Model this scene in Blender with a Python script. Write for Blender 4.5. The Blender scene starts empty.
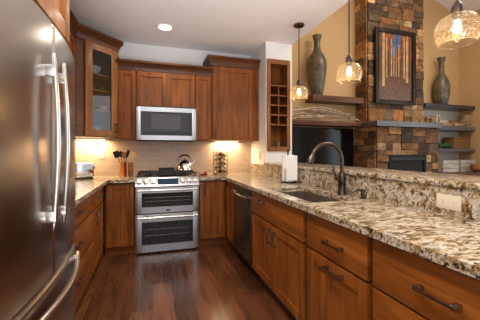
import bpy, bmesh, math, random
from mathutils import Vector, Matrix
R = math.radians
SC = bpy.context.scene
COL = SC.collection

# ------------------------------------------------------------------ camera
cam_d = bpy.data.cameras.new('camera')
cam = bpy.data.objects.new('camera', cam_d); COL.objects.link(cam)
cam_d.sensor_width = 36.0
cam_d.lens = 280.0 / 480.0 * 36.0
cam_d.shift_y = -8.5 / 480.0
cam_d.clip_start = 0.05
cam.location = (0, 0, 1.24)
cam.rotation_euler = (R(90), 0, -math.atan(87 / 280))
SC.camera = cam
# ------------------------------------------------------------------ colour management
SC.view_settings.view_transform = 'Standard'
SC.view_settings.look = 'None'
SC.view_settings.gamma = 1.0
SC.view_settings.use_curve_mapping = False
SC.view_settings.exposure = 0.35
# ------------------------------------------------------------------ world: soft daylight
W = bpy.data.worlds.new('sky'); SC.world = W
W.use_nodes = True
W.node_tree.nodes['Background'].inputs[0].default_value = (0.92, 0.95, 1.0, 1)
W.node_tree.nodes['Background'].inputs[1].default_value = 0.55


def area(name, loc, rot, sx, sy, power, color, spread=180, shape='RECTANGLE'):
    l = bpy.data.lights.new(name, 'AREA'); l.shape = shape
    l.size = sx; l.size_y = sy; l.energy = power; l.color = color; l.spread = R(spread)
    o = bpy.data.objects.new(name, l); COL.objects.link(o)
    o.location = loc; o.rotation_euler = rot
    return o


# daylight through the great room's side window; added fill stands for daylight from the unseen open rear
area('window_daylight', (7.1, 1.3, 1.9), (0, R(90), 0), 2.8, 3.2, 50, (0.93, 0.96, 1.0))
area('rear_daylight_fill', (0.1, -2.6, 1.7), (R(90), 0, 0), 2.4, 2.4, 20, (0.97, 0.97, 1.0))
# two added unseen area fills, aimed up to brighten the ceilings
area('ceiling_bounce_fill', (0.25, -1.6, 0.5), (R(180 - 44), 0, 0), 1.6, 0.8, 46, (0.95, 0.97, 1.0), 64)
area('ceiling_bounce_fill', (4.6, 0.8, 1.9), (R(180), 0, 0), 0.8, 0.8, 85, (1.0, 0.93, 0.82))
CAN_POWER = 11
CAN_AND_FILL_SPOTS = [(0.139, 3.513), (0.0, 1.85), (0.0, 0.6), (0.9, 0.2)]  # first is the visible downlight; the others are added unseen fill
area('great_room_fill', (4.6, 2.0, 4.6), (0, 0, 0), 1.6, 1.6, 90, (1.0, 0.86, 0.68))  # added unseen warm fill to brighten the great room


# ------------------------------------------------------------------ material helpers
def mat(name, col=(0.8, 0.8, 0.8), rough=0.5, metal=0.0, spec=0.5, coat=0.0):
    m = bpy.data.materials.new(name); m.use_nodes = True
    b = m.node_tree.nodes['Principled BSDF']
    b.inputs['Base Color'].default_value = (*col, 1)
    b.inputs['Roughness'].default_value = rough
    b.inputs['Metallic'].default_value = metal
    b.inputs['Specular IOR Level'].default_value = spec
    b.inputs['Coat Weight'].default_value = coat
    b.inputs['Coat Roughness'].default_value = 0.15
    return m


class N:
    """tiny node wrapper"""
    def __init__(s, m):
        s.m = m; s.t = m.node_tree; s.b = s.t.nodes['Principled BSDF']

    def n(s, kind, **kw):
        nd = s.t.nodes.new(kind)
        for k, v in kw.items():
            if k.startswith('i_'):
                nd.inputs[k[2:].replace('_', ' ')].default_value = v
            else:
                setattr(nd, k, v)
        return nd

    def l(s, a, ai, b, bi):
        s.t.links.new(a.outputs[ai], b.inputs[bi])

    def coord(s, scale, rot=(0, 0, 0), which='Object'):
        tc = s.n('ShaderNodeTexCoord'); mp = s.n('ShaderNodeMapping')
        mp.inputs['Scale'].default_value = scale; mp.inputs['Rotation'].default_value = rot
        s.l(tc, which, mp, 'Vector'); return mp

    def noise(s, mp, scale, detail=4, dist=0.0, rough=0.55):
        x = s.n('ShaderNodeTexNoise'); x.inputs['Scale'].default_value = scale
        x.inputs['Detail'].default_value = detail; x.inputs['Distortion'].default_value = dist
        x.inputs['Roughness'].default_value = rough
        if mp is not None: s.l(mp, 0, x, 'Vector')
        return x

    def ramp(s, src, out, stops, interp='LINEAR'):
        r = s.n('ShaderNodeValToRGB'); cr = r.color_ramp; cr.interpolation = interp
        while len(cr.elements) < len(stops): cr.elements.new(0.5)
        for e, (p, c) in zip(cr.elements, stops):
            e.position = p; e.color = (*c, 1) if len(c) == 3 else c
        s.l(src, out, r, 0); return r

    def mix(s, fac, a, b, mode='MIX'):
        x = s.n('ShaderNodeMix'); x.data_type = 'RGBA'; x.blend_type = mode
        def put(v, i):
            if isinstance(v, tuple) and len(v) in (3, 4): x.inputs[i].default_value = (*v[:3], 1)
            elif isinstance(v, (int, float)): x.inputs[i].default_value = v
            else: s.t.links.new(v, x.inputs[i])
        put(fac, 0); put(a, 6); put(b, 7)
        return x.outputs[2]

    def color(s, sock): s.t.links.new(sock, s.b.inputs['Base Color'])

    def bump(s, sock, strength=0.2, dist=0.01):
        x = s.n('ShaderNodeBump'); x.inputs['Strength'].default_value = strength
        x.inputs['Distance'].default_value = dist
        s.t.links.new(sock, x.inputs['Height']); s.l(x, 0, s.b, 'Normal')


def wood(name, c_dark, c_mid, c_light, scale, rough=0.42, coat=0.08):
    m = mat(name, c_mid, rough, coat=coat, spec=0.28); k = N(m)
    mp = k.coord(scale)
    a = k.noise(mp, 1.0, 6, 0.6)
    mp2 = k.coord((2.3, 2.3, 2.3)); b = k.noise(mp2, 1.0, 3)
    r = k.ramp(a, 0, [(0.28, c_dark), (0.5, c_mid), (0.72, c_light)])
    r2 = k.ramp(b, 0, [(0.3, (0.72, 0.70, 0.68)), (0.65, (1.1, 1.1, 1.1))])
    k.color(k.mix(0.75, r.outputs[0], r2.outputs[0], 'MULTIPLY'))
    return m


WC = ((0.125, 0.034, 0.0052), (0.245, 0.074, 0.0112), (0.345, 0.114, 0.0185))
M = {}
M['wood_v'] = wood('stained_maple_vertical', *WC, (24, 24, 1.6))
M['wood_h'] = wood('stained_maple_horizontal', *WC, (1.6, 1.6, 24))
M['crown'] = wood('stained_crown_gap_shade', (0.055, 0.017, 0.005), (0.10, 0.032, 0.009), (0.14, 0.047, 0.013), (1.6, 1.6, 24))  # on base carcasses this dark stain stands for shade in the gaps
M['golden'] = wood('golden_door_wood', (0.17, 0.062, 0.015), (0.28, 0.107, 0.027), (0.36, 0.15, 0.042), (24, 24, 1.6))
M['rack_wood'] = wood('rack_wood', (0.14, 0.048, 0.012), (0.23, 0.084, 0.021), (0.30, 0.115, 0.032), (24, 24, 1.6))
M['shelf_wood'] = wood('mantel_wood', (0.06, 0.02, 0.007), (0.11, 0.038, 0.012), (0.15, 0.055, 0.018), (1.6, 1.6, 20))
M['grey_wood'] = wood('dark_shelf_wood', (0.026, 0.022, 0.022), (0.045, 0.04, 0.042), (0.065, 0.06, 0.064), (1.6, 1.6, 20), 0.3, 0.3)
M['shelf_grey'] = wood('grey_shelf_wood', (0.075, 0.07, 0.072), (0.115, 0.11, 0.115), (0.16, 0.155, 0.165), (1.6, 1.6, 20), 0.3, 0.3)
M['cab_in'] = mat('cabinet_inside', (0.05, 0.02, 0.008), 0.6)
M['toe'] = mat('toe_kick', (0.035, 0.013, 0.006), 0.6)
M['bronze'] = mat('bronze_with_highlight', (0.36, 0.32, 0.29), 0.22, 1.0)  # bronze lightened so its colour carries the highlights of the side-run pulls
M['faucet'] = mat('oil_rubbed_bronze', (0.10, 0.075, 0.06), 0.28, 1.0)
M['iron'] = mat('black_iron', (0.012, 0.012, 0.012), 0.5)
M['black'] = mat('black_gloss', (0.006, 0.006, 0.007), 0.12, spec=0.3)
M['black_matte'] = mat('black_matte', (0.012, 0.011, 0.010), 0.65, spec=0.25)
M['glassy'] = mat('dark_oven_glass', (0.012, 0.009, 0.008), 0.07, spec=0.4)
M['chrome'] = mat('chrome', (0.72, 0.72, 0.72), 0.12, 1.0)
M['nickel'] = mat('bright_steel', (0.78, 0.76, 0.73), 0.2, 1.0)
M['white'] = mat('white_paper', (0.85, 0.85, 0.84), 0.9)
M['ceramic'] = mat('white_ceramic', (0.75, 0.76, 0.78), 0.25)
M['bluewhite'] = mat('pale_blue_ceramic', (0.5, 0.58, 0.63), 0.25)
M['plate'] = mat('almond_plastic', (0.72, 0.64, 0.51), 0.4)
M['slot'] = mat('slot_dark', (0.05, 0.04, 0.03), 0.6)
M['red'] = mat('red_brown_glaze', (0.28, 0.05, 0.02), 0.3)
M['copper'] = mat('copper', (0.62, 0.24, 0.08), 0.28, 1.0)
M['spoon'] = mat('pale_wood', (0.62, 0.42, 0.2), 0.6)
M['green'] = mat('green_leaf', (0.02, 0.07, 0.012), 0.7)
M['paint_white'] = mat('white_paint', (0.75, 0.75, 0.75), 0.85)
M['ceiling'] = mat('ceiling_paint', (0.82, 0.80, 0.81), 0.9)
M['tan'] = mat('tan_paint', (0.55, 0.36, 0.175), 0.85)
M['cream'] = mat('niche_paint', (0.72, 0.66, 0.57), 0.85)
M['trim_white'] = mat('trim_white', (0.75, 0.74, 0.72), 0.5)


def steel(name, col, rough, stretch):
    m = mat(name, col, rough, 1.0); k = N(m)
    a = k.noise(k.coord(stretch), 1.0, 3)
    r = k.ramp(a, 0, [(0.3, (rough * 0.92,) * 3), (0.7, (rough * 1.1,) * 3)])
    k.t.links.new(r.outputs[0], k.b.inputs['Roughness'])
    return m


M['steel'] = mat('satin_stainless', (0.45, 0.40, 0.355), 0.24, 1.0)
M['steel_h'] = steel('brushed_stainless_range', (0.50, 0.51, 0.53), 0.32, (3, 3, 160))
M['dark_steel'] = steel('black_stainless', (0.2, 0.19, 0.18), 0.28, (3, 160, 3))
M['sink'] = mat('dark_composite_sink', (0.10, 0.075, 0.055), 0.42)


def thin_glass(name, tint, gloss=0.14, rough=0.03):
    m = bpy.data.materials.new(name); m.use_nodes = True
    t = m.node_tree; t.nodes.clear()
    o = t.nodes.new('ShaderNodeOutputMaterial'); mx = t.nodes.new('ShaderNodeMixShader')
    a = t.nodes.new('ShaderNodeBsdfTransparent'); g = t.nodes.new('ShaderNodeBsdfGlossy')
    a.inputs[0].default_value = (*tint, 1); g.inputs['Roughness'].default_value = rough
    lw = t.nodes.new('ShaderNodeLayerWeight'); lw.inputs[0].default_value = 0.35
    mul = t.nodes.new('ShaderNodeMath'); mul.operation = 'MULTIPLY_ADD'
    mul.inputs[1].default_value = 0.12; mul.inputs[2].default_value = gloss * 0.3
    t.links.new(lw.outputs['Facing'], mul.inputs[0]); t.links.new(mul.outputs[0], mx.inputs[0])
    t.links.new(a.outputs[0], mx.inputs[1]); t.links.new(g.outputs[0], mx.inputs[2])
    t.links.new(mx.outputs[0], o.inputs[0]); return m


M['pane'] = thin_glass('cabinet_pane', (0.8, 0.82, 0.82), 0.08)
M['clear'] = thin_glass('clear_glass', (0.86, 0.9, 0.9), 0.2)


def amber_glass():
    m = thin_glass('seeded_amber_glass', (1.0, 0.86, 0.62), 0.10, 0.1)
    t = m.node_tree
    nz = t.nodes.new('ShaderNodeTexNoise'); nz.inputs['Scale'].default_value = 85; nz.inputs['Detail'].default_value = 2
    tc = t.nodes.new('ShaderNodeTexCoord'); t.links.new(tc.outputs['Object'], nz.inputs['Vector'])
    for nd in list(t.nodes):
        if nd.bl_idname == 'ShaderNodeBsdfTransparent':
            rp = t.nodes.new('ShaderNodeValToRGB'); rp.color_ramp.elements[0].position = 0.35
            rp.color_ramp.elements[0].color = (0.93, 0.85, 0.74, 1); rp.color_ramp.elements[1].position = 0.6
            rp.color_ramp.elements[1].color = (1.0, 0.97, 0.92, 1)
            t.links.new(nz.outputs[0], rp.inputs[0]); t.links.new(rp.outputs[0], nd.inputs[0])
    # seeds and bubbles in the glass scatter some of the bulb's light
    tr = t.nodes.new('ShaderNodeBsdfTranslucent'); tr.inputs[0].default_value = (1.0, 0.91, 0.78, 1)
    mx = t.nodes.new('ShaderNodeMixShader')
    r2 = t.nodes.new('ShaderNodeValToRGB'); r2.color_ramp.elements[0].position = 0.45; r2.color_ramp.elements[1].position = 0.7
    r2.color_ramp.elements[0].color = (0.015, 0.015, 0.015, 1); r2.color_ramp.elements[1].color = (0.05, 0.05, 0.05, 1)
    t.links.new(nz.outputs[0], r2.inputs[0]); t.links.new(r2.outputs[0], mx.inputs[0])
    out = [n for n in t.nodes if n.bl_idname == 'ShaderNodeOutputMaterial'][0]
    prev = out.inputs[0].links[0].from_socket
    t.links.new(prev, mx.inputs[1]); t.links.new(tr.outputs[0], mx.inputs[2]); t.links.new(mx.outputs[0], out.inputs[0])
    return m


M['amber'] = amber_glass()


def emit(name, col, s):
    m = bpy.data.materials.new(name); m.use_nodes = True
    t = m.node_tree; t.nodes.clear()
    o = t.nodes.new('ShaderNodeOutputMaterial'); e = t.nodes.new('ShaderNodeEmission')
    e.inputs[0].default_value = (*col, 1); e.inputs[1].default_value = s
    t.links.new(e.outputs[0], o.inputs[0]); return m


M['bulb'] = emit('warm_bulb', (1.0, 0.76, 0.42), 9)
M['can'] = emit('lit_downlight', (1.0, 0.93, 0.82), 9)
M['led'] = emit('led_strip', (1.0, 0.86, 0.6), 6)
M['display'] = emit('range_display', (0.08, 0.12, 0.18), 0.4)


def granite():
    m = mat('granite', rough=0.18, coat=0.2); k = N(m)
    mp = k.coord((11, 24, 20), (0, 0, R(24)))
    a = k.noise(mp, 1.0, 8, 1.1, 0.66)
    base = k.ramp(a, 0, [(0.35, (0.03, 0.018, 0.010)), (0.40, (0.12, 0.068, 0.028)), (0.445, (0.32, 0.215, 0.10)), (0.475, (0.41, 0.33, 0.215)),
                         (0.52, (0.52, 0.465, 0.375)), (0.58, (0.58, 0.545, 0.48)), (0.66, (0.30, 0.25, 0.19))])
    mp2 = k.coord((17, 60, 50), (0.2, 0.1, R(24)))
    b = k.noise(mp2, 1.0, 6, 0.8, 0.68)
    spots = k.ramp(b, 0, [(0.425, (1, 1, 1)), (0.45, (0, 0, 0))])
    c1 = k.mix(spots.outputs[0], base.outputs[0], (0.024, 0.018, 0.015))
    mp3 = k.coord((17, 34, 28), (0.4, 0.2, R(20)))
    c = k.noise(mp3, 1.0, 5, 1.0)
    gold = k.ramp(c, 0, [(0.55, (0, 0, 0)), (0.63, (0.85, 0.85, 0.85))])
    k.color(k.mix(gold.outputs[0], c1, (0.27, 0.155, 0.06)))
    return m


M['granite'] = granite()


def tile():
    m = mat('subway_tile', rough=0.28); k = N(m)
    tc = k.n('ShaderNodeTexCoord'); sp = k.n('ShaderNodeSeparateXYZ'); cb = k.n('ShaderNodeCombineXYZ')
    k.l(tc, 'Object', sp, 0)
    ad = k.n('ShaderNodeMath', operation='ADD'); k.l(sp, 'X', ad, 0); k.l(sp, 'Y', ad, 1)
    k.l(ad, 0, cb, 'X'); k.l(sp, 'Z', cb, 'Y')
    br = k.n('ShaderNodeTexBrick'); k.l(cb, 0, br, 'Vector')
    br.inputs['Color1'].default_value = (0.46, 0.35, 0.275, 1); br.inputs['Color2'].default_value = (0.42, 0.32, 0.25, 1)
    br.inputs['Mortar'].default_value = (0.52, 0.43, 0.34, 1)
    br.inputs['Scale'].default_value = 1.0; br.inputs['Mortar Size'].default_value = 0.0025
    br.inputs['Brick Width'].default_value = 0.20; br.inputs['Row Height'].default_value = 0.0765
    k.color(br.outputs['Color'])
    return m


M['tile'] = tile()


def planks():
    m = mat('walnut_planks', rough=0.27, coat=0.15); k = N(m)
    mp = k.coord((1, 1, 1), (0, 0, R(90)))
    br = k.n('ShaderNodeTexBrick'); k.l(mp, 0, br, 'Vector')
    br.inputs['Color1'].default_value = (0.17, 0.062, 0.023, 1); br.inputs['Color2'].default_value = (0.065, 0.023, 0.0095, 1)
    br.inputs['Mortar'].default_value = (0.012, 0.006, 0.004, 1)
    br.inputs['Scale'].default_value = 1.0; br.inputs['Mortar Size'].default_value = 0.0018
    br.inputs['Brick Width'].default_value = 1.15; br.inputs['Row Height'].default_value = 0.165
    br.offset = 0.37
    g = k.noise(k.coord((18, 1.3, 10)), 1.0, 6, 0.7)
    r = k.ramp(g, 0, [(0.28, (0.68, 0.66, 0.64)), (0.72, (1.22, 1.2, 1.18))])
    big = k.noise(k.coord((4, 1.1, 3)), 1.0, 4, 0.9)
    r2 = k.ramp(big, 0, [(0.3, (0.62, 0.6, 0.58)), (0.7, (1.3, 1.3, 1.3))])
    c = k.mix(1.0, br.outputs['Color'], r.outputs[0], 'MULTIPLY')
    k.color(k.mix(1.0, c, r2.outputs[0], 'MULTIPLY'))
    rr = k.ramp(g, 0, [(0.3, (0.2,) * 3), (0.7, (0.36,) * 3)])
    k.t.links.new(rr.outputs[0], k.b.inputs['Roughness'])
    return m


M['floor'] = planks()


def stone():
    m = mat('ledgestone', rough=0.85); k = N(m)
    at = k.n('ShaderNodeAttribute'); at.attribute_name = 'stone'
    a = k.noise(k.coord((7, 7, 9)), 1.0, 8, 1.0, 0.65)
    r = k.ramp(a, 0, [(0.3, (0.38, 0.36, 0.34)), (0.5, (0.95, 0.93, 0.9)), (0.7, (1.75, 1.72, 1.68))])
    k.color(k.mix(1.0, at.outputs['Color'], r.outputs[0], 'MULTIPLY'))
    b = k.noise(k.coord((24, 24, 30)), 1.0, 5)
    k.bump(b.outputs[0], 0.7, 0.02)
    return m


M['stone'] = stone()


def vase_mat():
    m = mat('glazed_stoneware', rough=0.35); k = N(m)
    a = k.noise(k.coord((7, 7, 9)), 1.0, 6, 1.0)
    r = k.ramp(a, 0, [(0.3, (0.035, 0.037, 0.028)), (0.5, (0.095, 0.08, 0.055)), (0.68, (0.19, 0.125, 0.07))])
    k.color(r.outputs[0]); return m


M['vase'] = vase_mat()


def wicker():
    m = mat('wicker', rough=0.7); k = N(m)
    mp = k.coord((1, 1, 1))
    w = k.n('ShaderNodeTexWave', wave_type='BANDS', bands_direction='Z'); k.l(mp, 0, w, 0)
    w.inputs['Scale'].default_value = 18; w.inputs['Distortion'].default_value = 2.5; w.inputs['Detail Scale'].default_value = 6
    r = k.ramp(w, 0, [(0.2, (0.11, 0.04, 0.01)), (0.8, (0.40, 0.19, 0.06))])
    k.color(r.outputs[0]); k.bump(w.outputs[0], 0.6, 0.01); return m


M['wicker'] = wicker()


def mottled(name, a, b, scale, rough=0.8):
    m = mat(name, a, rough); k = N(m)
    n_ = k.noise(k.coord(scale), 1.0, 5, 0.5)
    k.color(k.ramp(n_, 0, [(0.35, a), (0.65, b)]).outputs[0]); return m


M['birch'] = mottled('bleached_branch', (0.26, 0.17, 0.10), (0.74, 0.64, 0.50), (14, 14, 14))
M['whitewash'] = mottled('whitewashed_wood', (0.34, 0.29, 0.24), (0.66, 0.62, 0.57), (4, 20, 30))
M['drift'] = mottled('driftwood', (0.22, 0.13, 0.06), (0.55, 0.40, 0.24), (8, 8, 20))
M['log'] = mottled('brown_log', (0.16, 0.06, 0.02), (0.36, 0.15, 0.05), (10, 10, 20))
M['leaf_floor'] = mottled('print_leaf_litter', (0.035, 0.014, 0.007), (0.15, 0.058, 0.023), (16, 10, 26), 0.35)
M['leaf_top'] = mottled('print_autumn_leaves', (0.10, 0.025, 0.008), (0.30, 0.085, 0.02), (11, 8, 13), 0.35)
M['print_sky'] = mottled('print_blue_sky', (0.03, 0.05, 0.13), (0.10, 0.15, 0.27), (7, 5, 5), 0.35)
M['print_mist'] = mottled('print_misty_woods', (0.045, 0.018, 0.008), (0.13, 0.055, 0.02), (14, 8, 5), 0.35)
M['trunk_pale'] = mottled('print_pale_trunk', (0.26, 0.15, 0.07), (0.52, 0.35, 0.19), (10, 8, 7), 0.35)
M['trunk_dark'] = mottled('print_dark_trunk', (0.04, 0.02, 0.012), (0.14, 0.07, 0.035), (10, 8, 7), 0.35)


# ------------------------------------------------------------------ mesh builder
class B:
    def __init__(s, T=None):
        s.bm = bmesh.new(); s.T = T

    def _t(s, p, T=None):
        v = Vector(p)
        T = T if T is not None else s.T
        return T @ v if T is not None else v

    def box(s, x0, x1, y0, y1, z0, z1, bevel=0.0, T=None):
        co = [(x0, y0, z0), (x1, y0, z0), (x1, y1, z0), (x0, y1, z0), (x0, y0, z1), (x1, y0, z1), (x1, y1, z1), (x0, y1, z1)]
        v = [s.bm.verts.new(s._t(c, T)) for c in co]
        fs = [s.bm.faces.new([v[i] for i in f]) for f in
              ((0, 3, 2, 1), (4, 5, 6, 7), (0, 1, 5, 4), (1, 2, 6, 5), (2, 3, 7, 6), (3, 0, 4, 7))]
        if bevel:
            es = {e for f in fs for e in f.edges}
            bmesh.ops.bevel(s.bm, geom=list(es), offset=bevel, segments=2, affect='EDGES', profile=0.6)
        return s

    def prism(s, poly, z0, z1, T=None):
        lo = [s.bm.verts.new(s._t((x, y, z0), T)) for x, y in poly]
        hi = [s.bm.verts.new(s._t((x, y, z1), T)) for x, y in poly]
        n = len(poly)
        s.bm.faces.new(lo[::-1]); s.bm.faces.new(hi)
        for i in range(n):
            s.bm.faces.new((lo[i], lo[(i + 1) % n], hi[(i + 1) % n], hi[i]))
        return s

    def tube(s, pts, r, seg=10, T=None):
        pts = [Vector(p) for p in pts]; n = len(pts)
        rs = r if isinstance(r, (list, tuple)) else [r] * n
        t0 = (pts[1] - pts[0]).normalized()
        up = Vector((0, 0, 1)) if abs(t0.z) < 0.9 else Vector((1, 0, 0))
        a = t0.cross(up).normalized()
        rings = []
        for i in range(n):
            t = (pts[min(i + 1, n - 1)] - pts[max(i - 1, 0)]).normalized()
            a = (a - t * a.dot(t)).normalized(); b = t.cross(a)
            rings.append([s.bm.verts.new(s._t(pts[i] + (a * math.cos(q) + b * math.sin(q)) * rs[i], T))
                          for q in [2 * math.pi * j / seg for j in range(seg)]])
        for i in range(n - 1):
            for j in range(seg):
                s.bm.faces.new((rings[i][j], rings[i][(j + 1) % seg], rings[i + 1][(j + 1) % seg], rings[i + 1][j]))
        s.bm.faces.new(rings[0][::-1]); s.bm.faces.new(rings[-1])
        return s

    def lathe(s, prof, c=(0, 0, 0), seg=28, T=None, close=True, loop=False):
        rings = []
        for r, z in prof:
            if r < 1e-6:
                rings.append([s.bm.verts.new(s._t((c[0], c[1], c[2] + z), T))])
            else:
                rings.append([s.bm.verts.new(s._t((c[0] + r * math.cos(q), c[1] + r * math.sin(q), c[2] + z), T))
                              for q in [2 * math.pi * j / seg for j in range(seg)]])
        pairs = list(zip(rings, rings[1:])) + ([(rings[-1], rings[0])] if loop else [])
        for A, C in pairs:
            for j in range(seg):
                k = (j + 1) % seg
                if len(A) == 1 and len(C) == 1: continue
                if len(A) == 1: s.bm.faces.new((A[0], C[j], C[k]))
                elif len(C) == 1: s.bm.faces.new((A[j], A[k], C[0]))
                else: s.bm.faces.new((A[j], A[k], C[k], C[j]))
        if close and not loop:
            for rg in (rings[0], rings[-1]):
                if len(rg) > 2: s.bm.faces.new(rg)
        return s

    def sweep(s, path, prof):
        """prof: closed list of (outward, z); path: XY polyline; outward is right of travel"""
        P = [Vector((x, y)) for x, y in path]; n = len(P); rings = []
        for i in range(n):
            d0 = (P[i] - P[i - 1]).normalized() if i else None
            d1 = (P[i + 1] - P[i]).normalized() if i < n - 1 else None
            d0 = d0 or d1; d1 = d1 or d0
            n0 = Vector((d0.y, -d0.x)); n1 = Vector((d1.y, -d1.x))
            m = (n0 + n1).normalized(); m = m / max(0.3, m.dot(n0))
            rings.append([s.bm.verts.new((P[i].x + m.x * o, P[i].y + m.y * o, z)) for o, z in prof])
        k = len(prof)
        for A, C in zip(rings, rings[1:]):
            for j in range(k):
                s.bm.faces.new((A[j], A[(j + 1) % k], C[(j + 1) % k], C[j]))
        s.bm.faces.new(rings[0]); s.bm.faces.new(rings[-1][::-1])
        return s

    def sphere(s, c, r, sub=2, sq=(1, 1, 1), T=None):
        res = bmesh.ops.create_icosphere(s.bm, subdivisions=sub, radius=1.0)
        for v in res['verts']:
            v.co = s._t((c[0] + v.co.x * r * sq[0], c[1] + v.co.y * r * sq[1], c[2] + v.co.z * r * sq[2]), T)
        return s

    def done(s, name, m, parent=None, origin=None, smooth=True):
        bmesh.ops.recalc_face_normals(s.bm, faces=s.bm.faces[:])
        if parent is not None:
            root = parent
            while root.parent: root = root.parent
            off = root.location.copy()
        else:
            if origin is None:
                xs = [v.co for v in s.bm.verts]
                origin = ((min(v.x for v in xs) + max(v.x for v in xs)) / 2, (min(v.y for v in xs) + max(v.y for v in xs)) / 2, min(v.z for v in xs))
            off = Vector(origin)
        for v in s.bm.verts: v.co -= off
        me = bpy.data.meshes.new(name); s.bm.to_mesh(me); s.bm.free()
        if smooth:
            me.polygons.foreach_set('use_smooth', [True] * len(me.polygons))
            me.set_sharp_from_angle(angle=R(38))
        for x in (m if isinstance(m, (list, tuple)) else [m]): me.materials.append(x)
        o = bpy.data.objects.new(name, me); COL.objects.link(o)
        if parent is not None: o.parent = parent
        else: o.location = off
        return o


def tag(o, label, cat, group=None):
    o['label'] = label; o['category'] = cat
    if group: o['group'] = group
    return o


def thing(name, label, cat, loc, group=None):
    o = bpy.data.objects.new(name, None); COL.objects.link(o)
    o.location = loc; o.empty_display_size = 0.05
    return tag(o, label, cat, group)


def dup(root, loc, label, group=None, rotz=None):
    r = root.copy(); COL.objects.link(r); r.location = loc; r['label'] = label
    if group: r['group'] = group
    if rotz is not None: r.rotation_euler = (0, 0, rotz)
    for ch in list(root.children):
        c = ch.copy(); COL.objects.link(c); c.parent = r
        for g in list(ch.children):
            d = g.copy(); COL.objects.link(d); d.parent = c
    return r


def struct(o):
    o['kind'] = 'structure'; return o


# ------------------------------------------------------------------ the room shell
LW, BW, CZ = -1.14, 4.18, 2.75           # left wall x, back wall y, kitchen ceiling z
EX = 1.88                                # edge of the flat ceiling
GB, GR = 5.0, 7.22                       # great room back wall y, side wall x
struct(B().box(LW - 0.1, GR + 0.1, -3, GB + 0.1, -0.08, 0).done('floor', M['floor'], origin=(0, 0, 0)))
struct(B().box(LW - 0.1, EX, -3, BW, CZ, CZ + 0.12).done('ceiling', M['ceiling']))
struct(B().prism([(EX, 6.7), (GR + 0.1, 4.50), (GR + 0.1, 4.62), (EX, 6.82)], -3, GB + 0.1,
                 T=Matrix(((1, 0, 0, 0), (0, 0, 1, 0), (0, 1, 0, 0), (0, 0, 0, 1)))).done('ceiling_vault', M['ceiling']))
struct(B().box(LW - 0.1, LW, -3, BW + 0.1, 0, CZ).done('wall_left', M['paint_white']))
struct(B().box(LW, EX, BW, BW + 0.1, 0, CZ).done('wall_back', M['paint_white']))
struct(B().box(EX - 0.1, EX, -3, BW, CZ + 0.12, 6.75).done('wall_header', M['tan']))
struct(B().box(EX - 0.1, EX, BW + 0.1, GB, 0, 6.75).done('wall_return', M['tan']))
struct(B().box(EX - 0.1, GR + 0.1, GB, GB + 0.1, 0, 6.75).done('wall_great_room', M['tan']))
# side wall with a large window opening
b = B()
b.box(GR, GR + 0.1, 4.30, GB, 0, 4.62); b.box(GR, GR + 0.1, -3, -0.6, 0, 4.62)
b.box(GR, GR + 0.1, -0.6, 4.30, 0, 0.5); b.box(GR, GR + 0.1, -0.6, 4.30, 2.85, 4.62)
struct(b.done('wall_right', M['tan']))
wn = thing('window_1', 'tall wood framed window in the tan side wall at the right', 'window', (GR, 1.85, 0.5))
del wn['category']; struct(wn)
b = B()
for y0, y1 in ((-0.6, -0.5), (4.20, 4.30), (1.0, 1.06), (2.6, 2.66)): b.box(GR - 0.03, GR + 0.08, y0, y1, 0.5, 2.85)
b.box(GR - 0.03, GR + 0.08, -0.6, 4.3, 0.44, 0.52); b.box(GR - 0.03, GR + 0.08, -0.6, 4.3, 2.79, 2.88)
b.box(GR - 0.03, GR, 4.30, 4.40, 0.44, 2.88)
b.done('window_frame', M['golden'], wn)
B().box(GR + 0.04, GR + 0.05, -0.5, 4.2, 0.52, 2.79).done('window_pane', M['clear'], wn)
# end pier holding the wine rack niche
PX0, PX1, PY = 1.48, 1.88, 3.57
b = B()
b.box(PX0, 1.496, PY, BW, 0, CZ); b.box(1.842, PX1, PY, BW, 0, CZ)
b.box(1.496, 1.842, PY + 0.27, BW, 0, CZ); b.box(1.496, 1.842, PY, PY + 0.27, 0, 1.245); b.box(1.496, 1.842, PY, PY + 0.27, 2.515, CZ)
struct(b.done('wall_pier', M['paint_white']))
struct(B().box(1.49, 1.63, 0.15, PY, 0, 1.058).done('wall_bar', M['tan']))

# tiled splash, granite splash, ledge
tag(B().box(LW + 0.002, 1.478, BW - 0.012, BW - 0.001, 0.911, 1.40).done('tile_backsplash', M['tile'], origin=(0, BW, 0.911)),
    'beige subway tile backsplash behind the range', 'backsplash')
tag(B().box(LW + 0.001, LW + 0.012, 1.6, BW - 0.013, 0.911, 1.40).done('tile_backsplash', M['tile'], origin=(LW, 0, 0.911)),
    'beige subway tile backsplash along the left wall beyond the refrigerator', 'backsplash')
tag(B().box(1.466, 1.479, PY + 0.001, BW - 0.013, 0.911, 1.056).box(1.466, 1.489, 0.15, PY, 0.911, 1.056).done('granite_backsplash', M['granite'], origin=(1.47, 0, 0.9)),
    'tall mottled granite backsplash behind the sink below the raised ledge', 'backsplash')
tag(B().box(1.45, 1.91, 0.15, PY - 0.001, 1.0585, 1.089, 0.008).done('bar_ledge', M['granite'], origin=(1.6, 0, 1.06)),
    'raised granite bar ledge running above the sink counter', 'counter')

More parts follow.
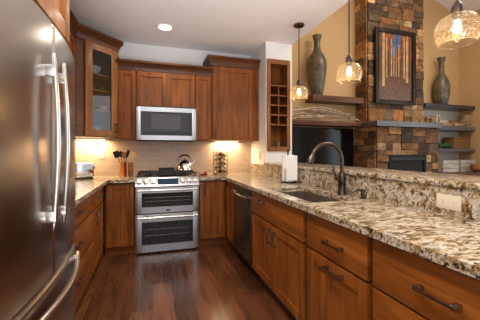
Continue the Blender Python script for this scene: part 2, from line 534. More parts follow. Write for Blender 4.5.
# counters
CB, CT = 0.874, 0.91
b = B()
b.prism([(LW + 0.013, 1.60), (-0.495, 1.60), (-0.495, 3.535), (-0.205, 3.535), (-0.205, BW - 0.013), (LW + 0.013, BW - 0.013)], CB, CT)
tag(b.done('countertop', M['granite'], origin=(0, 0, CB)), 'granite countertop left of the range with the toaster on it', 'countertop')
SX0, SX1, SY0, SY1 = 0.985, 1.335, 1.585, 2.30
b = B()
XR0, XR1 = 0.888, 1.465
b.box(0.561, XR0, 3.535, BW - 0.013, CB, CT); b.box(XR0, XR1, SY1, BW - 0.013, CB, CT)
b.box(XR0, SX0, SY0, SY1, CB, CT); b.box(SX1, XR1, SY0, SY1, CB, CT); b.box(XR0, XR1, 0.15, SY0, CB, CT)
tag(b.done('countertop', M['granite'], origin=(0, 0, CB)), 'long granite countertop with the sink cut into it at the right', 'countertop')

# ------------------------------------------------------------------ cabinets
T_R = Matrix(((0, -1, 0, 0.94), (1, 0, 0, 0), (0, 0, 1, 0), (0, 0, 0, 1)))      # a -> +Y, n -> -X
T_L = Matrix(((0, 1, 0, -0.55), (1, 0, 0, 0), (0, 0, 1, 0), (0, 0, 0, 1)))      # a -> +Y, n -> +X
T_B = Matrix(((1, 0, 0, 0), (0, -1, 0, 3.60), (0, 0, 1, 0), (0, 0, 0, 1)))      # a -> +X, n -> -Y


def move(T, **k):
    Q = T.copy()
    for a, v in k.items(): Q['xyz'.index(a)][3] = v
    return Q


def pull(T, parent, a, z, vertical=False, L=0.115, n0=0.02):
    b = B(T); h = L / 2
    if vertical:
        b.box(a - 0.006, a + 0.006, n0 + 0.024, n0 + 0.034, z - h, z + h, 0.002)
        for q in (-1, 1): b.box(a - 0.007, a + 0.007, n0 - 0.001, n0 + 0.026, z + q * h * 0.86 - 0.007, z + q * h * 0.86 + 0.007)
    else:
        b.box(a - h, a + h, n0 + 0.024, n0 + 0.034, z - 0.006, z + 0.006, 0.002)
        for q in (-1, 1): b.box(a + q * h * 0.86 - 0.010, a + q * h * 0.86 + 0.010, n0 - 0.001, n0 + 0.030, z - 0.011, z + 0.011, 0.002)
    return b.done('pull', M['bronze' if (T == T_R or T == T_L) else 'faucet'], parent)  # lighter and darker bronze by facing, imitating reflected light in the colour


def shaker(b, a0, a1, z0, z1, fr=0.058, n1=0.02):
    b.box(a0, a0 + fr, -0.014, n1, z0, z1, 0.002); b.box(a1 - fr, a1, -0.014, n1, z0, z1, 0.002)
    b.box(a0 + fr, a1 - fr, 0.001, n1 - 0.0005, z0, z0 + fr); b.box(a0 + fr, a1 - fr, 0.001, n1 - 0.0005, z1 - fr, z1)
    b.box(a0 + fr - 0.002, a1 - fr + 0.002, 0.000, 0.006, z0 + fr - 0.002, z1 - fr + 0.002)
    return b


def door(T, parent, a0, a1, z0, z1, pl=None, m='wood_v', fr=0.058):
    o = shaker(B(T), a0, a1, z0, z1, fr).done('door', M[m], parent)
    if pl: pull(T, o, *pl)
    return o


def drawer(T, parent, a0, a1, z0, z1, pl=None):
    o = B(T).box(a0, a1, -0.014, 0.02, z0, z1, 0.003).done('drawer_front', M['wood_h'], parent)
    if pl: pull(T, o, *pl)
    return o


def carcass(T, parent, a0, a1, depth, z0, z1, shell=False, m='wood_v'):
    b = B(T); f0 = -0.015 if m == 'crown' else 0
    if not shell: b.box(a0, a1, -depth, f0, z0, z1)
    else:
        t = 0.018
        b.box(a0, a0 + t, -depth, f0, z0, z1); b.box(a1 - t, a1, -depth, f0, z0, z1)
        b.box(a0 + t, a1 - t, -depth, f0, z0, z0 + t); b.box(a0 + t, a1 - t, -depth, -depth + t, z0 + t, z1)
        b.box(a0 + t, a1 - t, -0.03, f0, z1 - 0.2, z1)
    return b.done('carcass', M[m], parent)


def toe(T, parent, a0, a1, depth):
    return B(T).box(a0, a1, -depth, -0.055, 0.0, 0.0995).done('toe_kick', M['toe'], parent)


ZT = 0.873
# right run -----------------------------------------------------------------
def base(T, label, a0, a1, depth, fn, shell=False, name='base_cabinet', grp=None):
    c = T @ Vector(((a0 + a1) / 2, -depth / 2, 0))
    t = thing(name, label, 'cabinet', (c.x, c.y, 0), grp)
    carcass(T, t, a0 + 0.0005, a1 - 0.0005, depth, 0.10, ZT, shell, 'crown'); toe(T, t, a0 + 0.0005, a1 - 0.0005, depth)  # dark carcass colour paints in the shade between the fronts
    fn(t)
    return t


D = 0.52
def f(t):
    drawer(T_R, t, 0.385, 1.002, 0.655, 0.857, (0.70, 0.752, False, 0.15))
    drawer(T_R, t, 0.385, 1.002, 0.392, 0.642, (0.70, 0.52, False, 0.15))
    drawer(T_R, t, 0.385, 1.002, 0.115, 0.380, (0.70, 0.25, False, 0.15))
base(T_R, 'wide wooden drawer cabinet nearest the camera under the granite', 0.375, 1.016, D, f)
def f(t):
    drawer(T_R, t, 1.034, 1.548, 0.655, 0.857, (1.27, 0.742, False, 0.15))
    door(T_R, t, 1.034, 1.548, 0.115, 0.640, (1.27, 0.600, False, 0.15), fr=0.065)
base(T_R, 'wooden cabinet with one drawer above a pull-out door, near side of sink cabinet', 1.018, 1.564, D, f)
def f(t):
    drawer(T_R, t, 1.596, 2.572, 0.655, 0.857, (2.30, 0.800, False, 0.11))
    door(T_R, t, 1.596, 2.066, 0.115, 0.640, (2.105 - 0.085, 0.545, True, 0.12))
    door(T_R, t, 2.074, 2.572, 0.115, 0.640, (2.074 + 0.045, 0.545, True, 0.12))
base(T_R, 'wide two-door wooden cabinet below the sink', 1.566, 2.590, D, f, shell=True)
# dishwasher
t = thing('dishwasher', 'dark stainless dishwasher set between the sink cabinet and corner cabinet', 'dishwasher', (1.2, 2.91, 0))
B(T_R).box(2.594, 3.226, -D, 0, 0.10, ZT).done('tub', M['black_matte'], t)
d_ = B(T_R).box(2.600, 3.220, 0.001, 0.022, 0.115, 0.80, 0.004).done('door', M['dark_steel'], t)
B(T_R).box(2.600, 3.220, 0.001, 0.022, 0.803, 0.866, 0.004).done('control_strip', M['dark_steel'], t)
b = B(T_R); pts = [(2.63 + 0.56 * i / 12, 0.045 + 0.022 * math.sin(math.pi * i / 12), 0.775) for i in range(13)]
b.tube([(p[0], p[1], p[2]) for p in pts], 0.012, 10)
for a in (2.64, 3.18): b.tube([(a, 0.021, 0.775), (a, 0.048, 0.775)], 0.011, 8)
b.done('handle', M['nickel'], d_)
B(T_R).box(2.64, 2.66, 0.0215, 0.0235, 0.20, 0.225).done('badge', M['nickel'], d_)
B(T_R).box(2.6, 3.22, -D, -0.05, 0.0, 0.0995).done('toe_kick', M['black_matte'], t)
# corner base (folding door)
t = thing('corner_base_cabinet', 'wooden corner cabinet with folding door at the right of the range', 'cabinet', (1.2, 3.85, 0))
B().prism([(0.561, 3.60), (0.94, 3.60), (0.94, 3.232), (1.464, 3.232), (1.464, 4.166), (0.561, 4.166)], 0.10, ZT).done('carcass', M['crown'], t)  # gap shade put into the dark carcass colour here too
B().prism([(0.561, 3.66), (1.0, 3.66), (1.0, 3.232), (1.464, 3.232), (1.464, 4.166), (0.561, 4.166)], 0, 0.0995).done('toe_kick', M['wood_h'], t)
door(T_B, t, 0.578, 0.908, 0.115, 0.857, (0.625, 0.76, True, 0.12))
door(T_R, t, 3.240, 3.568, 0.115, 0.857)
# left of range
t = base(T_B, 'single-door wooden base cabinet directly left of the range', -0.545, -0.207, 0.56, lambda t: door(T_B, t, -0.520, -0.225, 0.115, 0.857, (-0.262, 0.765, True, 0.12)))
for ch in t.children:
    if ch.name.startswith('toe_kick'): ch.data.materials[0] = M['wood_h']
DL = 0.575
def f(t):
    drawer(T_L, t, 1.725, 2.905, 0.695, 0.857, (2.32, 0.785)); drawer(T_L, t, 1.725, 2.905, 0.41, 0.68, (2.32, 0.55)); drawer(T_L, t, 1.725, 2.905, 0.115, 0.395, (2.32, 0.285))
base(T_L, 'wide wooden three-drawer cabinet beside the refrigerator', 1.60, 2.92, DL, f)
def f(t):
    drawer(T_L, t, 2.945, 3.42, 0.695, 0.857, (3.18, 0.785, False, 0.1)); door(T_L, t, 2.945, 3.42, 0.115, 0.68, (2.985, 0.59, True, 0.12), fr=0.05)
base(T_L, 'narrow wooden cabinet with drawer and door next to the left corner', 2.922, 3.59, DL, f)

# upper cabinets -----------------------------------------------------------
U = move(T_B, y=3.87)
UD = 0.305
CP = [(0, -0.012), (0.018, -0.012), (0.022, 0.02), (0.05, 0.075), (0.075, 0.09), (0.075, 0.115), (0, 0.115)]   # crown profile


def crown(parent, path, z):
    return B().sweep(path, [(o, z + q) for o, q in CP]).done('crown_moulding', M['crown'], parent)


def upper(label, a0, a1, z0, z1, T=U, depth=UD, name='upper_cabinet'):
    c = T @ Vector(((a0 + a1) / 2, -depth / 2, z0))
    t = thing(name, label, 'cabinet', tuple(c)); carcass(T, t, a0 + 0.0005, a1 - 0.0005, depth, z0, z1)
    return t


UB, UT = 1.40, 2.29
t = upper('narrow wooden wall cabinet left of the microwave', -0.436, -0.208, UB, UT)
door(U, t, -0.426, -0.215, UB + 0.01, UT - 0.01, (-0.238, 1.50, True, 0.1), fr=0.05)
B().sweep([(-0.436, 3.868), (-0.209, 3.868)], [(o, UT + q) for o, q in CP]).done('crown_moulding', M['crown'], t)
t = upper('two-door wooden wall cabinet above the microwave', -0.207, 0.556, 1.826, UT)
door(U, t, -0.200, 0.170, 1.836, UT - 0.01, (0.14, 1.93, True, 0.11)); door(U, t, 0.176, 0.549, 1.836, UT - 0.01, (0.206, 1.93, True, 0.11))
crown(t, [(-0.206, 3.868), (0.555, 3.868)], UT)
t = upper('narrow wooden wall cabinet right of the microwave', 0.557, 0.783, UB, UT)
door(U, t, 0.564, 0.777, UB + 0.01, UT - 0.01, (0.60, 1.50, True, 0.1), fr=0.05)
crown(t, [(0.558, 3.868), (0.782, 3.868)], UT)
UTALL = move(T_B, y=3.85)
t = upper('tall wooden wall cabinet at the right end over the spice rack', 0.785, 1.476, UB, 2.445, UTALL, 0.325)
door(UTALL, t, 0.797, 1.385, UB + 0.012, 2.43, (0.832, 1.50, True, 0.11), fr=0.065)
B(UTALL).box(1.393, 1.476, 0.001, 0.018, UB, 2.445).done('filler_strip', M['wood_v'], t)
crown(t, [(0.785, 4.175), (0.785, 3.84), (1.476, 3.84)], 2.445)

# left wall uppers (mostly behind the refrigerator)
TLU = move(T_L, x=-0.83)
t = upper('long wooden wall cabinet on left wall glimpsed past the refrigerator', 1.62, 3.478, UB, 2.485, TLU, 0.305)
for i in range(3):
    door(TLU, t, 1.63 + i * 0.615, 2.235 + i * 0.615, UB + 0.01, 2.475, (1.68 + i * 0.615, 1.5, True, 0.11))
crown(t, [(-0.83, 1.62), (-0.83, 3.475)][::1], 2.485) if False else B().sweep([(-0.822, 1.66), (-0.822, 3.40)], [(o, 2.485 + q) for o, q in CP]).done('crown_moulding', M['crown'], t)

# corner glass cabinet
CZ0, CZ1 = 1.41, 2.515
PENT = [(-1.125, 4.165), (-1.125, 3.482), (-0.81, 3.482), (-0.438, 3.852), (-0.438, 4.165)]
t = thing('corner_glass_cabinet', 'corner wall cabinet with a glass door showing dishes on shelves', 'cabinet', (-0.85, 3.9, CZ0))
p0, p1 = Vector((-0.81, 3.482)), Vector((-0.438, 3.852))
dv = (p1 - p0).normalized(); FL = (p1 - p0).length
TD = Matrix(((dv.x, dv.y, 0, p0.x), (dv.y, -dv.x, 0, p0.y), (0, 0, 1, 0), (0, 0, 0, 1)))
b = B()
b.prism(PENT, CZ0, CZ0 + 0.025); b.prism(PENT, CZ1 - 0.03, CZ1)
b.box(-1.125, -1.105, 3.482, 4.165, CZ0 + 0.025, CZ1 - 0.03); b.box(-1.105, -0.438, 4.147, 4.165, CZ0 + 0.025, CZ1 - 0.03)
b.box(-1.105, -0.82, 3.482, 3.50, CZ0 + 0.025, CZ1 - 0.03); b.box(-0.456, -0.438, 3.865, 4.147, CZ0 + 0.025, CZ1 - 0.03)
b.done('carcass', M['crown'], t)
b = B(TD); b.box(0.0, 0.10, -0.018, 0, CZ0 + 0.025, CZ1 - 0.03); b.box(FL - 0.018, FL, -0.018, 0, CZ0 + 0.025, CZ1 - 0.03)
b.done('face_frame', M['crown'], t)
b = B(TD); a0, a1, z0, z1 = 0.095, FL - 0.005, CZ0 + 0.012, CZ1 - 0.012
gs = 0.088
b.box(a0, a0 + gs, 0.001, 0.021, z0, z1, 0.002); b.box(a1 - gs, a1, 0.001, 0.021, z0, z1, 0.002)
b.box(a0 + gs, a1 - gs, 0.001, 0.0205, z0, z0 + 0.075); b.box(a0 + gs, a1 - gs, 0.001, 0.0205, z1 - 0.075, z1)
dr = b.done('door', M['golden'], t)
B(TD).box(a0 + gs - 0.003, a1 - gs + 0.003, 0.008, 0.011, z0 + 0.072, z1 - 0.072).done('glass_pane', M['pane'], dr)
pull(TD, dr, a1 - 0.035, 1.53, True, 0.11, n0=0.021)
ins = [(-1.104, 4.146), (-1.104, 3.502), (-0.835, 3.502), (-0.472, 3.864), (-0.457, 4.146)]
SHZ = (1.745, 1.985, 2.175)
for z in SHZ: B().prism(ins, z - 0.018, z).done('shelf', M['golden'], t)
crown(t, [(-0.85, 3.482), (-0.81, 3.482), (-0.438, 3.852), (-0.438, 3.90)], CZ1)


def lat(name, prof, c, m, label, cat, grp=None, seg=24, loop=False):
    return tag(B().lathe(prof, c, seg, loop=loop).done(name, m, origin=c), label, cat, grp)


PLATE = [(0, 0), (0.05, 0), (0.085, 0.012), (0.088, 0.015), (0.05, 0.006), (0, 0.006)]
for i in range(9):
    z = CZ0 + 0.0255 + i * 0.0125
    pos = ('lowest', 'second', 'third', 'fourth', 'fifth', 'sixth', 'seventh', 'eighth', 'topmost')[i]
    lat('plate', PLATE, (-0.70, 3.80, z), M['bluewhite' if i % 3 == 0 else 'ceramic'], 'white dinner plate, %s of the stack behind the glass door' % pos, 'plate', 'plates in the corner cabinet')
BOWL = [(0, 0), (0.03, 0), (0.055, 0.03), (0.066, 0.055), (0.062, 0.055), (0.05, 0.03), (0.0, 0.008)]
for x, y, l in ((-0.76, 3.74, 'left'), (-0.60, 3.88, 'right')):
    lat('bowl', BOWL, (x, y, SHZ[0] + 0.0005), M['ceramic'], 'white bowl at the %s on the lowest shelf behind the glass' % l, 'bowl')
GLASS = [(0, 0), (0.03, 0), (0.036, 0.11), (0.033, 0.11), (0.028, 0.006), (0, 0.006)]
for i, (x, y) in enumerate(((-0.82, 3.80), (-0.72, 3.87), (-0.63, 3.98))):
    lat('drinking_glass', GLASS, (x, y, SHZ[1] + 0.0005), M['clear'], 'clear drinking glass, %s of three on the middle shelf behind glass' % ('leftmost', 'middle one', 'rightmost')[i], 'glass', 'glasses in the corner cabinet')
lat('serving_bowl', [(r * 1.9, z * 2.0) for r, z in BOWL], (-0.74, 3.86, SHZ[2] + 0.0005), M['bluewhite'], 'large pale serving bowl on the top shelf of the glass cabinet', 'bowl')

# cabinet over refrigerator
TF = move(T_L, x=-0.412)
t = upper('wooden cabinet mounted above the refrigerator', 0.56, 1.575, 1.768, 2.45, TF, 0.71)
door(TF, t, 0.57, 1.065, 1.775, 2.44, (1.03, 1.88, True), 'golden', fr=0.075); door(TF, t, 1.075, 1.568, 1.775, 2.44, (1.11, 1.88, True), 'golden', fr=0.075)
tag(B().box(LW + 0.014, -0.47, 1.5875, 1.5985, 0, 1.767).done('end_panel', M['wood_v']), 'tall wooden side panel between refrigerator and counter', 'panel')

# ------------------------------------------------------------------ refrigerator
FY0, FY1, FC = 0.655, 1.575, 1.115
t = thing('refrigerator', 'large stainless french door refrigerator with bottom freezer', 'refrigerator', (-0.75, FC, 0))


def fx(y): return -0.328 - 0.040 * ((y - FC) / 0.46) ** 2


def curved(y0, y1, z0, z1, n=14, lip=0.005):
    """curved door slab with rounded side edges and rolled top and bottom edges"""
    b = B(); rings = []
    for z, dx0 in ((z0, lip), (z0 + lip * 0.4, lip * 0.2), (z0 + lip, 0), (z1 - lip, 0), (z1 - lip * 0.4, lip * 0.25), (z1, lip * 0.9)):
        row = [(-0.44, y0)]
        row.append((-0.44, y1))
        for i in range(n + 1):
            y = y1 - (y1 - y0) * i / n
            for_edge = min(y - y0, y1 - y)
            dx = dx0 + (0.012 if for_edge < 1e-6 else 0)
            row.append((fx(y) - dx, y))
            if i == 0: row.append((fx(y1 - 0.012) - dx0, y1 - 0.012))
            if i == n - 1: row.append((fx(y0 + 0.012) - dx0, y0 + 0.012))
        rings.append([b.bm.verts.new((x, y, z)) for x, y in row])
    k = len(rings[0])
    for A, C in zip(rings, rings[1:]):
        for j in range(k): b.bm.faces.new((A[j], A[(j + 1) % k], C[(j + 1) % k], C[j]))
    b.bm.faces.new(rings[0][::-1]); b.bm.faces.new(rings[-1])
    return b


B().box(-1.12, -0.445, FY0 + 0.005, FY1 - 0.005, 0.03, 1.68).done('body', mat('fridge_side', (0.2, 0.2, 0.2), 0.5, 0.6), t)
dl = curved(FY0, FC - 0.003, 0.815, 1.682).done('door', M['steel'], t)
drr = curved(FC + 0.003, FY1, 0.815, 1.682).done('door', M['steel'], t)
fz = curved(FY0, FY1, 0.06, 0.803, lip=0.02).done('freezer_drawer', M['steel'], t)
B().box(-1.10, -0.46, FY0 + 0.02, FY1 - 0.02, 0.0, 0.03).done('foot_grille', M['black_matte'], t)


def vhandle(y, par):
    b = B(); pts = []
    for i in range(17):
        s_ = i / 16
        pts.append((-0.309 + 0.013 * math.sin(math.pi * s_), y, 0.985 + (1.56 - 0.985) * s_))
    b.tube(pts, [0.005 if i in (0, 16) else 0.0085 for i in range(17)], 12)
    for z in (1.027, 1.503): b.box(fx(y) - 0.002, -0.300, y - 0.010, y + 0.010, z - 0.018, z + 0.018, 0.003)
    b.done('handle', M['nickel'], par)


vhandle(1.052, dl); vhandle(1.158, drr)
b = B(); pts = []
for i in range(25):
    s_ = i / 24; pts.append((-0.343 + 0.055 * math.sin(math.pi * s_), FY0 + 0.07 + (FY1 - FY0 - 0.14) * s_, 0.757))
b.tube(pts, 0.0095, 12)
for y in (FY0 + 0.15, FY1 - 0.15): b.box(fx(y) - 0.004, -0.322, y - 0.014, y + 0.014, 0.747, 0.768, 0.003)
b.done('handle', M['nickel'], fz)
B().box(fx(1.30) - 0.001, fx(1.30) + 0.002, 1.29, 1.335, 1.585, 1.598).done('badge', M['nickel'], drr)
B().box(-0.452, -0.42, FY0 + 0.01, FY1 - 0.01, 0.8035, 0.8145).done('gasket', M['black_matte'], t)

# ------------------------------------------------------------------ range
RX0, RX1, RF = -0.204, 0.557, 3.565
TR = Matrix(((1, 0, 0, 0), (0, -1, 0, RF), (0, 0, 1, 0), (0, 0, 0, 1)))
t = thing('range', 'stainless double oven gas range between the back cabinets', 'stove', ((RX0 + RX1) / 2, 3.85, 0))
B().box(RX0 + 0.002, RX1 - 0.002, RF + 0.03, 4.15, 0.02, 0.90).done('body', M['black_matte'], t)
B().box(RX0 + 0.02, RX1 - 0.02, RF + 0.05, 4.1, 0, 0.0195).done('foot', M['black_matte'], t)
for z0, z1, wz0, wz1, hz in ((0.492, 0.800, 0.565, 0.735, 0.772), (0.022, 0.480, 0.110, 0.385, 0.445)):
    b = B(TR)
    wx0, wx1 = RX0 + 0.075, RX1 - 0.075
    b.box(RX0 + 0.003, wx0, -0.029, 0.012, z0, z1, 0.003); b.box(wx1, RX1 - 0.003, -0.029, 0.012, z0, z1, 0.003)
    b.box(wx0, wx1, -0.029, 0.0115, z0, wz0); b.box(wx0, wx1, -0.029, 0.0115, wz1, z1)
    o = b.done('oven_door', M['steel_h'], t)
    b = B(TR); b.box(wx0 + 0.001, wx1 - 0.001, -0.029, 0.006, wz0 + 0.001, wz1 - 0.001); b.done('window', M['glassy'], o)
    b = B(TR)
    for i in range(2): b.box(wx0 + 0.03, wx1 - 0.03, 0.0055, 0.0068, wz0 + (wz1 - wz0) * (0.4 + 0.26 * i), wz0 + (wz1 - wz0) * (0.4 + 0.26 * i) + 0.004)
    b.done('oven_rack', M['bronze'], o)
    b = B(TR); b.tube([(RX0 + 0.03, 0.055, hz), (RX1 - 0.03, 0.055, hz)], 0.013, 12)
    for x in (RX0 + 0.045, RX1 - 0.045): b.box(x - 0.012, x + 0.012, 0.011, 0.058, hz - 0.014, hz + 0.014, 0.004)
    b.done('handle', M['nickel'], o)
    if z0 > 0.4: B(TR).box(0.155, 0.205, 0.0115, 0.0135, 0.512, 0.530).done('badge', M['black_matte'], o)
# sloping control panel
PA, PB = Vector((0, RF - 0.035, 0.808)), Vector((0, RF + 0.020, 0.925))
b = B(Matrix(((0, 0, 1, 0), (1, 0, 0, 0), (0, 1, 0, 0), (0, 0, 0, 1))))
b.prism([(RF - 0.028, 0.808), (RF - 0.035, 0.82), (RF + 0.012, 0.918), (RF + 0.03, 0.928), (RF + 0.06, 0.928), (RF + 0.06, 0.902), (RF + 0.029, 0.90), (RF + 0.029, 0.808)], RX0 + 0.002, RX1 - 0.002)
cp = b.done('control_panel', M['steel_h'], t)
sl = (Vector((0, RF + 0.012, 0.918)) - Vector((0, RF - 0.035, 0.82))).normalized()
nn = Vector((0, -sl.z, sl.y))
TP = Matrix(((1, 0, 0, 0), (0, nn.y, sl.y, RF - 0.035), (0, nn.z, sl.z, 0.82), (0, 0, 0, 1)))   # local x, outward, up-slope
B(TP).box(0.055, 0.300, -0.001, 0.003, 0.018, 0.095, 0.001).done('display', M['display'], cp)
for x in (-0.155, -0.075, 0.005, 0.352, 0.432, 0.510):
    Q = TP @ Matrix.Translation((x, 0, 0.055)) @ Matrix.Rotation(R(-90), 4, 'X')
    b = B(Q); b.lathe([(0, -0.001), (0.034, -0.001), (0.034, 0.006), (0.028, 0.008), (0.025, 0.034), (0.02, 0.038), (0, 0.038)], seg=20)
    b.box(-0.004, 0.004, -0.022, 0.022, 0.036, 0.044); b.done('knob', M['nickel'], cp)
B().box(RX0 + 0.002, RX1 - 0.002, RF + 0.0605, 4.15, 0.9005, 0.928, 0.004).done('cooktop', M['black'], t)
for i in range(3):
    x0 = RX0 + 0.02 + i * 0.242; x1 = x0 + 0.232; b = B()
    y0, y1 = RF + 0.085, 4.12; z0, z1 = 0.958, 0.972
    for y in (y0, y1, (y0 + y1) / 2): b.box(x0, x1, y - 0.006, y + 0.006, z0, z1)
    for x in (x0 + 0.006, x1 - 0.006, (x0 + x1) / 2): b.box(x - 0.006, x + 0.006, y0, y1, z0, z1)
    for x in (x0 + 0.006, x1 - 0.006):
        for y in (y0, y1): b.box(x - 0.007, x + 0.007, y - 0.007, y + 0.007, 0.9275, z0)
    b.done('grate', M['iron'], t)
for x in (-0.06, 0.42):
    for y in (3.76, 4.0):
        B().lathe([(0, 0.9275), (0.05, 0.9275), (0.05, 0.94), (0.035, 0.943), (0.035, 0.95), (0, 0.95)], (x, y, 0), 20).done('burner', M['iron'], t)
tag(B().box(0.075, 0.285, 3.70, 4.06, 0.973, 0.985, 0.004).box(0.085, 0.275, 3.71, 3.722, 0.984, 1.0).box(0.075, 0.285, 4.03, 4.06, 0.984, 1.015).done('griddle', M['iron']),
    'flat black griddle plate over the middle burner grates', 'griddle')

# microwave
MF = 3.775
TM = Matrix(((1, 0, 0, 0), (0, -1, 0, MF), (0, 0, 1, 0), (0, 0, 0, 1)))
mx0, mx1, mz0, mz1 = -0.204, 0.552, 1.385, 1.822
t = thing('microwave', 'stainless over the range microwave with a wide dark window', 'microwave', (0.17, 3.97, mz0))
B().box(mx0, mx1, MF + 0.012, 4.165, mz0, mz1).done('body', M['black_matte'], t)
b = B(TM); w0, w1, v0, v1 = mx0 + 0.055, mx1 - 0.055, mz0 + 0.062, mz1 - 0.068
b.box(mx0, w0, -0.011, 0.02, mz0 + 0.004, mz1 - 0.012, 0.003); b.box(w1, mx1, -0.011, 0.02, mz0 + 0.004, mz1 - 0.012, 0.003)
b.box(w0, w1, -0.011, 0.0195, mz0 + 0.004, v0); b.box(w0, w1, -0.011, 0.0195, v1, mz1 - 0.012)
o = b.done('door', M['steel_h'], t)
B(TM).box(w0 + 0.001, w1 - 0.001, -0.011, 0.012, v0 + 0.001, v1 - 0.001).done('window', M['glassy'], o)
B(TM).box(w0 + 0.13, w1 - 0.15, 0.0115, 0.0128, v0 + 0.08, v1 - 0.03).done('mesh_screen', mat('microwave_screen', (0.05, 0.05, 0.05), 0.25), o)
B(TM).box(w0 + 0.02, w1 - 0.02, 0.0115, 0.013, v0 + 0.012, v0 + 0.045).done('touch_controls', M['black'], o)
B(TM).box(mx0, mx1, -0.011, 0.008, mz1 - 0.011, mz1).done('vent_grille', M['black_matte'], t)

# ------------------------------------------------------------------ sink, faucet
t = thing('sink', 'dark undermount single bowl sink set in the granite counter', 'sink', ((SX0 + SX1) / 2, (SY0 + SY1) / 2, 0.66))
b = B(); zb, zt = 0.665, 0.8735
b.box(SX0 - 0.014, SX0 - 0.002, SY0 - 0.014, SY1 + 0.014, zb, zt); b.box(SX1 + 0.002, SX1 + 0.014, SY0 - 0.014, SY1 + 0.014, zb, zt)
b.box(SX0 - 0.002, SX1 + 0.002, SY0 - 0.014, SY0 - 0.002, zb, zt); b.box(SX0 - 0.002, SX1 + 0.002, SY1 + 0.002, SY1 + 0.014, zb, zt)
b.box(SX0 - 0.002, SX1 + 0.002, SY0 - 0.002, SY1 + 0.002, zb, zb + 0.012)
b.done('bowl', M['sink'], t)
B().lathe([(0, 0), (0.045, 0), (0.045, 0.003), (0.03, 0.001), (0, 0.001)], (1.17, 1.94, zb + 0.0122), 20).done('drain', M['faucet'], t)

FX_, FY_ = 1.395, 1.835
t = thing('faucet', 'oil rubbed bronze gooseneck faucet behind the sink', 'faucet', (FX_, FY_, CT))
B().lathe([(0, 0), (0.037, 0), (0.037, 0.008), (0.031, 0.016), (0.029, 0.085), (0.031, 0.09), (0.031, 0.14), (0.024, 0.155), (0.02, 0.17), (0, 0.165)], (FX_, FY_, CT + 0.0005), 22).done('body', M['faucet'], t)
pts = [(FX_, FY_, CT + 0.16), (FX_, FY_, 1.15)]
RA = 0.134
for i in range(19):
    q = math.pi * (i / 18) * 0.90; pts.append((FX_ - RA + RA * math.cos(q), FY_, 1.165 + RA * math.sin(q)))
B().tube(pts, 0.0145, 12).done('spout', M['faucet'], t)
e = Vector(pts[-1]); tg = (e - Vector(pts[-2])).normalized()
QH = Matrix.Translation(e) @ Vector((0, 0, -1)).rotation_difference(tg).to_matrix().to_4x4()
B(QH).lathe([(0, -0.062), (0.019, -0.062), (0.025, -0.056), (0.024, -0.025), (0.017, 0.0), (0.0155, 0.012), (0, 0.012)], (0, 0, 0), 18).done('spray_head', M['faucet'], t)
b = B(); b.tube([(FX_, FY_ + 0.02, CT + 0.115), (FX_ - 0.01, FY_ + 0.062, CT + 0.115)], 0.017, 14)
b.tube([(FX_ - 0.010, FY_ + 0.058, CT + 0.11), (FX_ - 0.016, FY_ + 0.066, CT + 0.16), (FX_ - 0.026, FY_ + 0.074, CT + 0.215)], [0.013, 0.009, 0.007], 10)
b.done('lever', M['faucet'], t)
t = thing('soap_dispenser', 'small dark bronze soap pump on the counter right of the faucet', 'soap dispenser', (1.41, 1.625, CT))
B().lathe([(0, 0), (0.024, 0), (0.024, 0.006), (0.014, 0.012), (0.012, 0.04), (0.018, 0.045), (0.018, 0.062), (0.01, 0.066), (0, 0.066)], (1.41, 1.625, CT + 0.0005), 18).done('pump_body', M['faucet'], t)
B().tube([(1.41, 1.625, CT + 0.055), (1.36, 1.625, CT + 0.060), (1.345, 1.625, CT + 0.052)], [0.008, 0.007, 0.005], 10).done('nozzle', M['faucet'], t)

# paper towel holder
hx, hy = 1.375, 2.70
t = thing('paper_towel_holder', 'upright paper towel holder with white roll on the counter by the pier', 'paper towel', (hx, hy, CT))
B().lathe([(0, 0), (0.08, 0), (0.08, 0.008), (0.07, 0.013), (0, 0.013)], (hx, hy, CT + 0.0005), 28).lathe([(0, 0.012), (0.008, 0.012), (0.008, 0.325), (0.014, 0.33), (0.012, 0.345), (0, 0.348)], (hx, hy, CT), 14).done('stand', M['black_matte'], t)
b = B(); b.tube([(hx - 0.060, hy - 0.052, CT + 0.01), (hx - 0.060, hy - 0.052, CT + 0.15)], 0.004, 8); b.done('tension_arm', M['black_matte'], t)
ro = B().lathe([(0.02, 0.015), (0.062, 0.015), (0.064, 0.02), (0.064, 0.287), (0.062, 0.292), (0.02, 0.292)], (hx, hy, CT), 32, loop=True).done('towel_roll', M['white'], t)
# loose hanging sheet with folded corner
b = B(Matrix.Translation((hx, hy, CT)) @ Matrix.Rotation(R(-35), 4, 'Z'))
b.box(-0.005, 0.105, -0.0675, -0.0645, 0.03, 0.288)
b.prism([(0.105, 0.10), (0.105, 0.20), (0.02, 0.03), (0.05, 0.03)], -0.0705, -0.068, T=Matrix.Translation((hx, hy, CT)) @ Matrix.Rotation(R(-35), 4, 'Z') @ Matrix(((1, 0, 0, 0), (0, 0, 1, 0), (0, 1, 0, 0), (0, 0, 0, 1))))
b.done('loose_sheet', M['white'], ro)


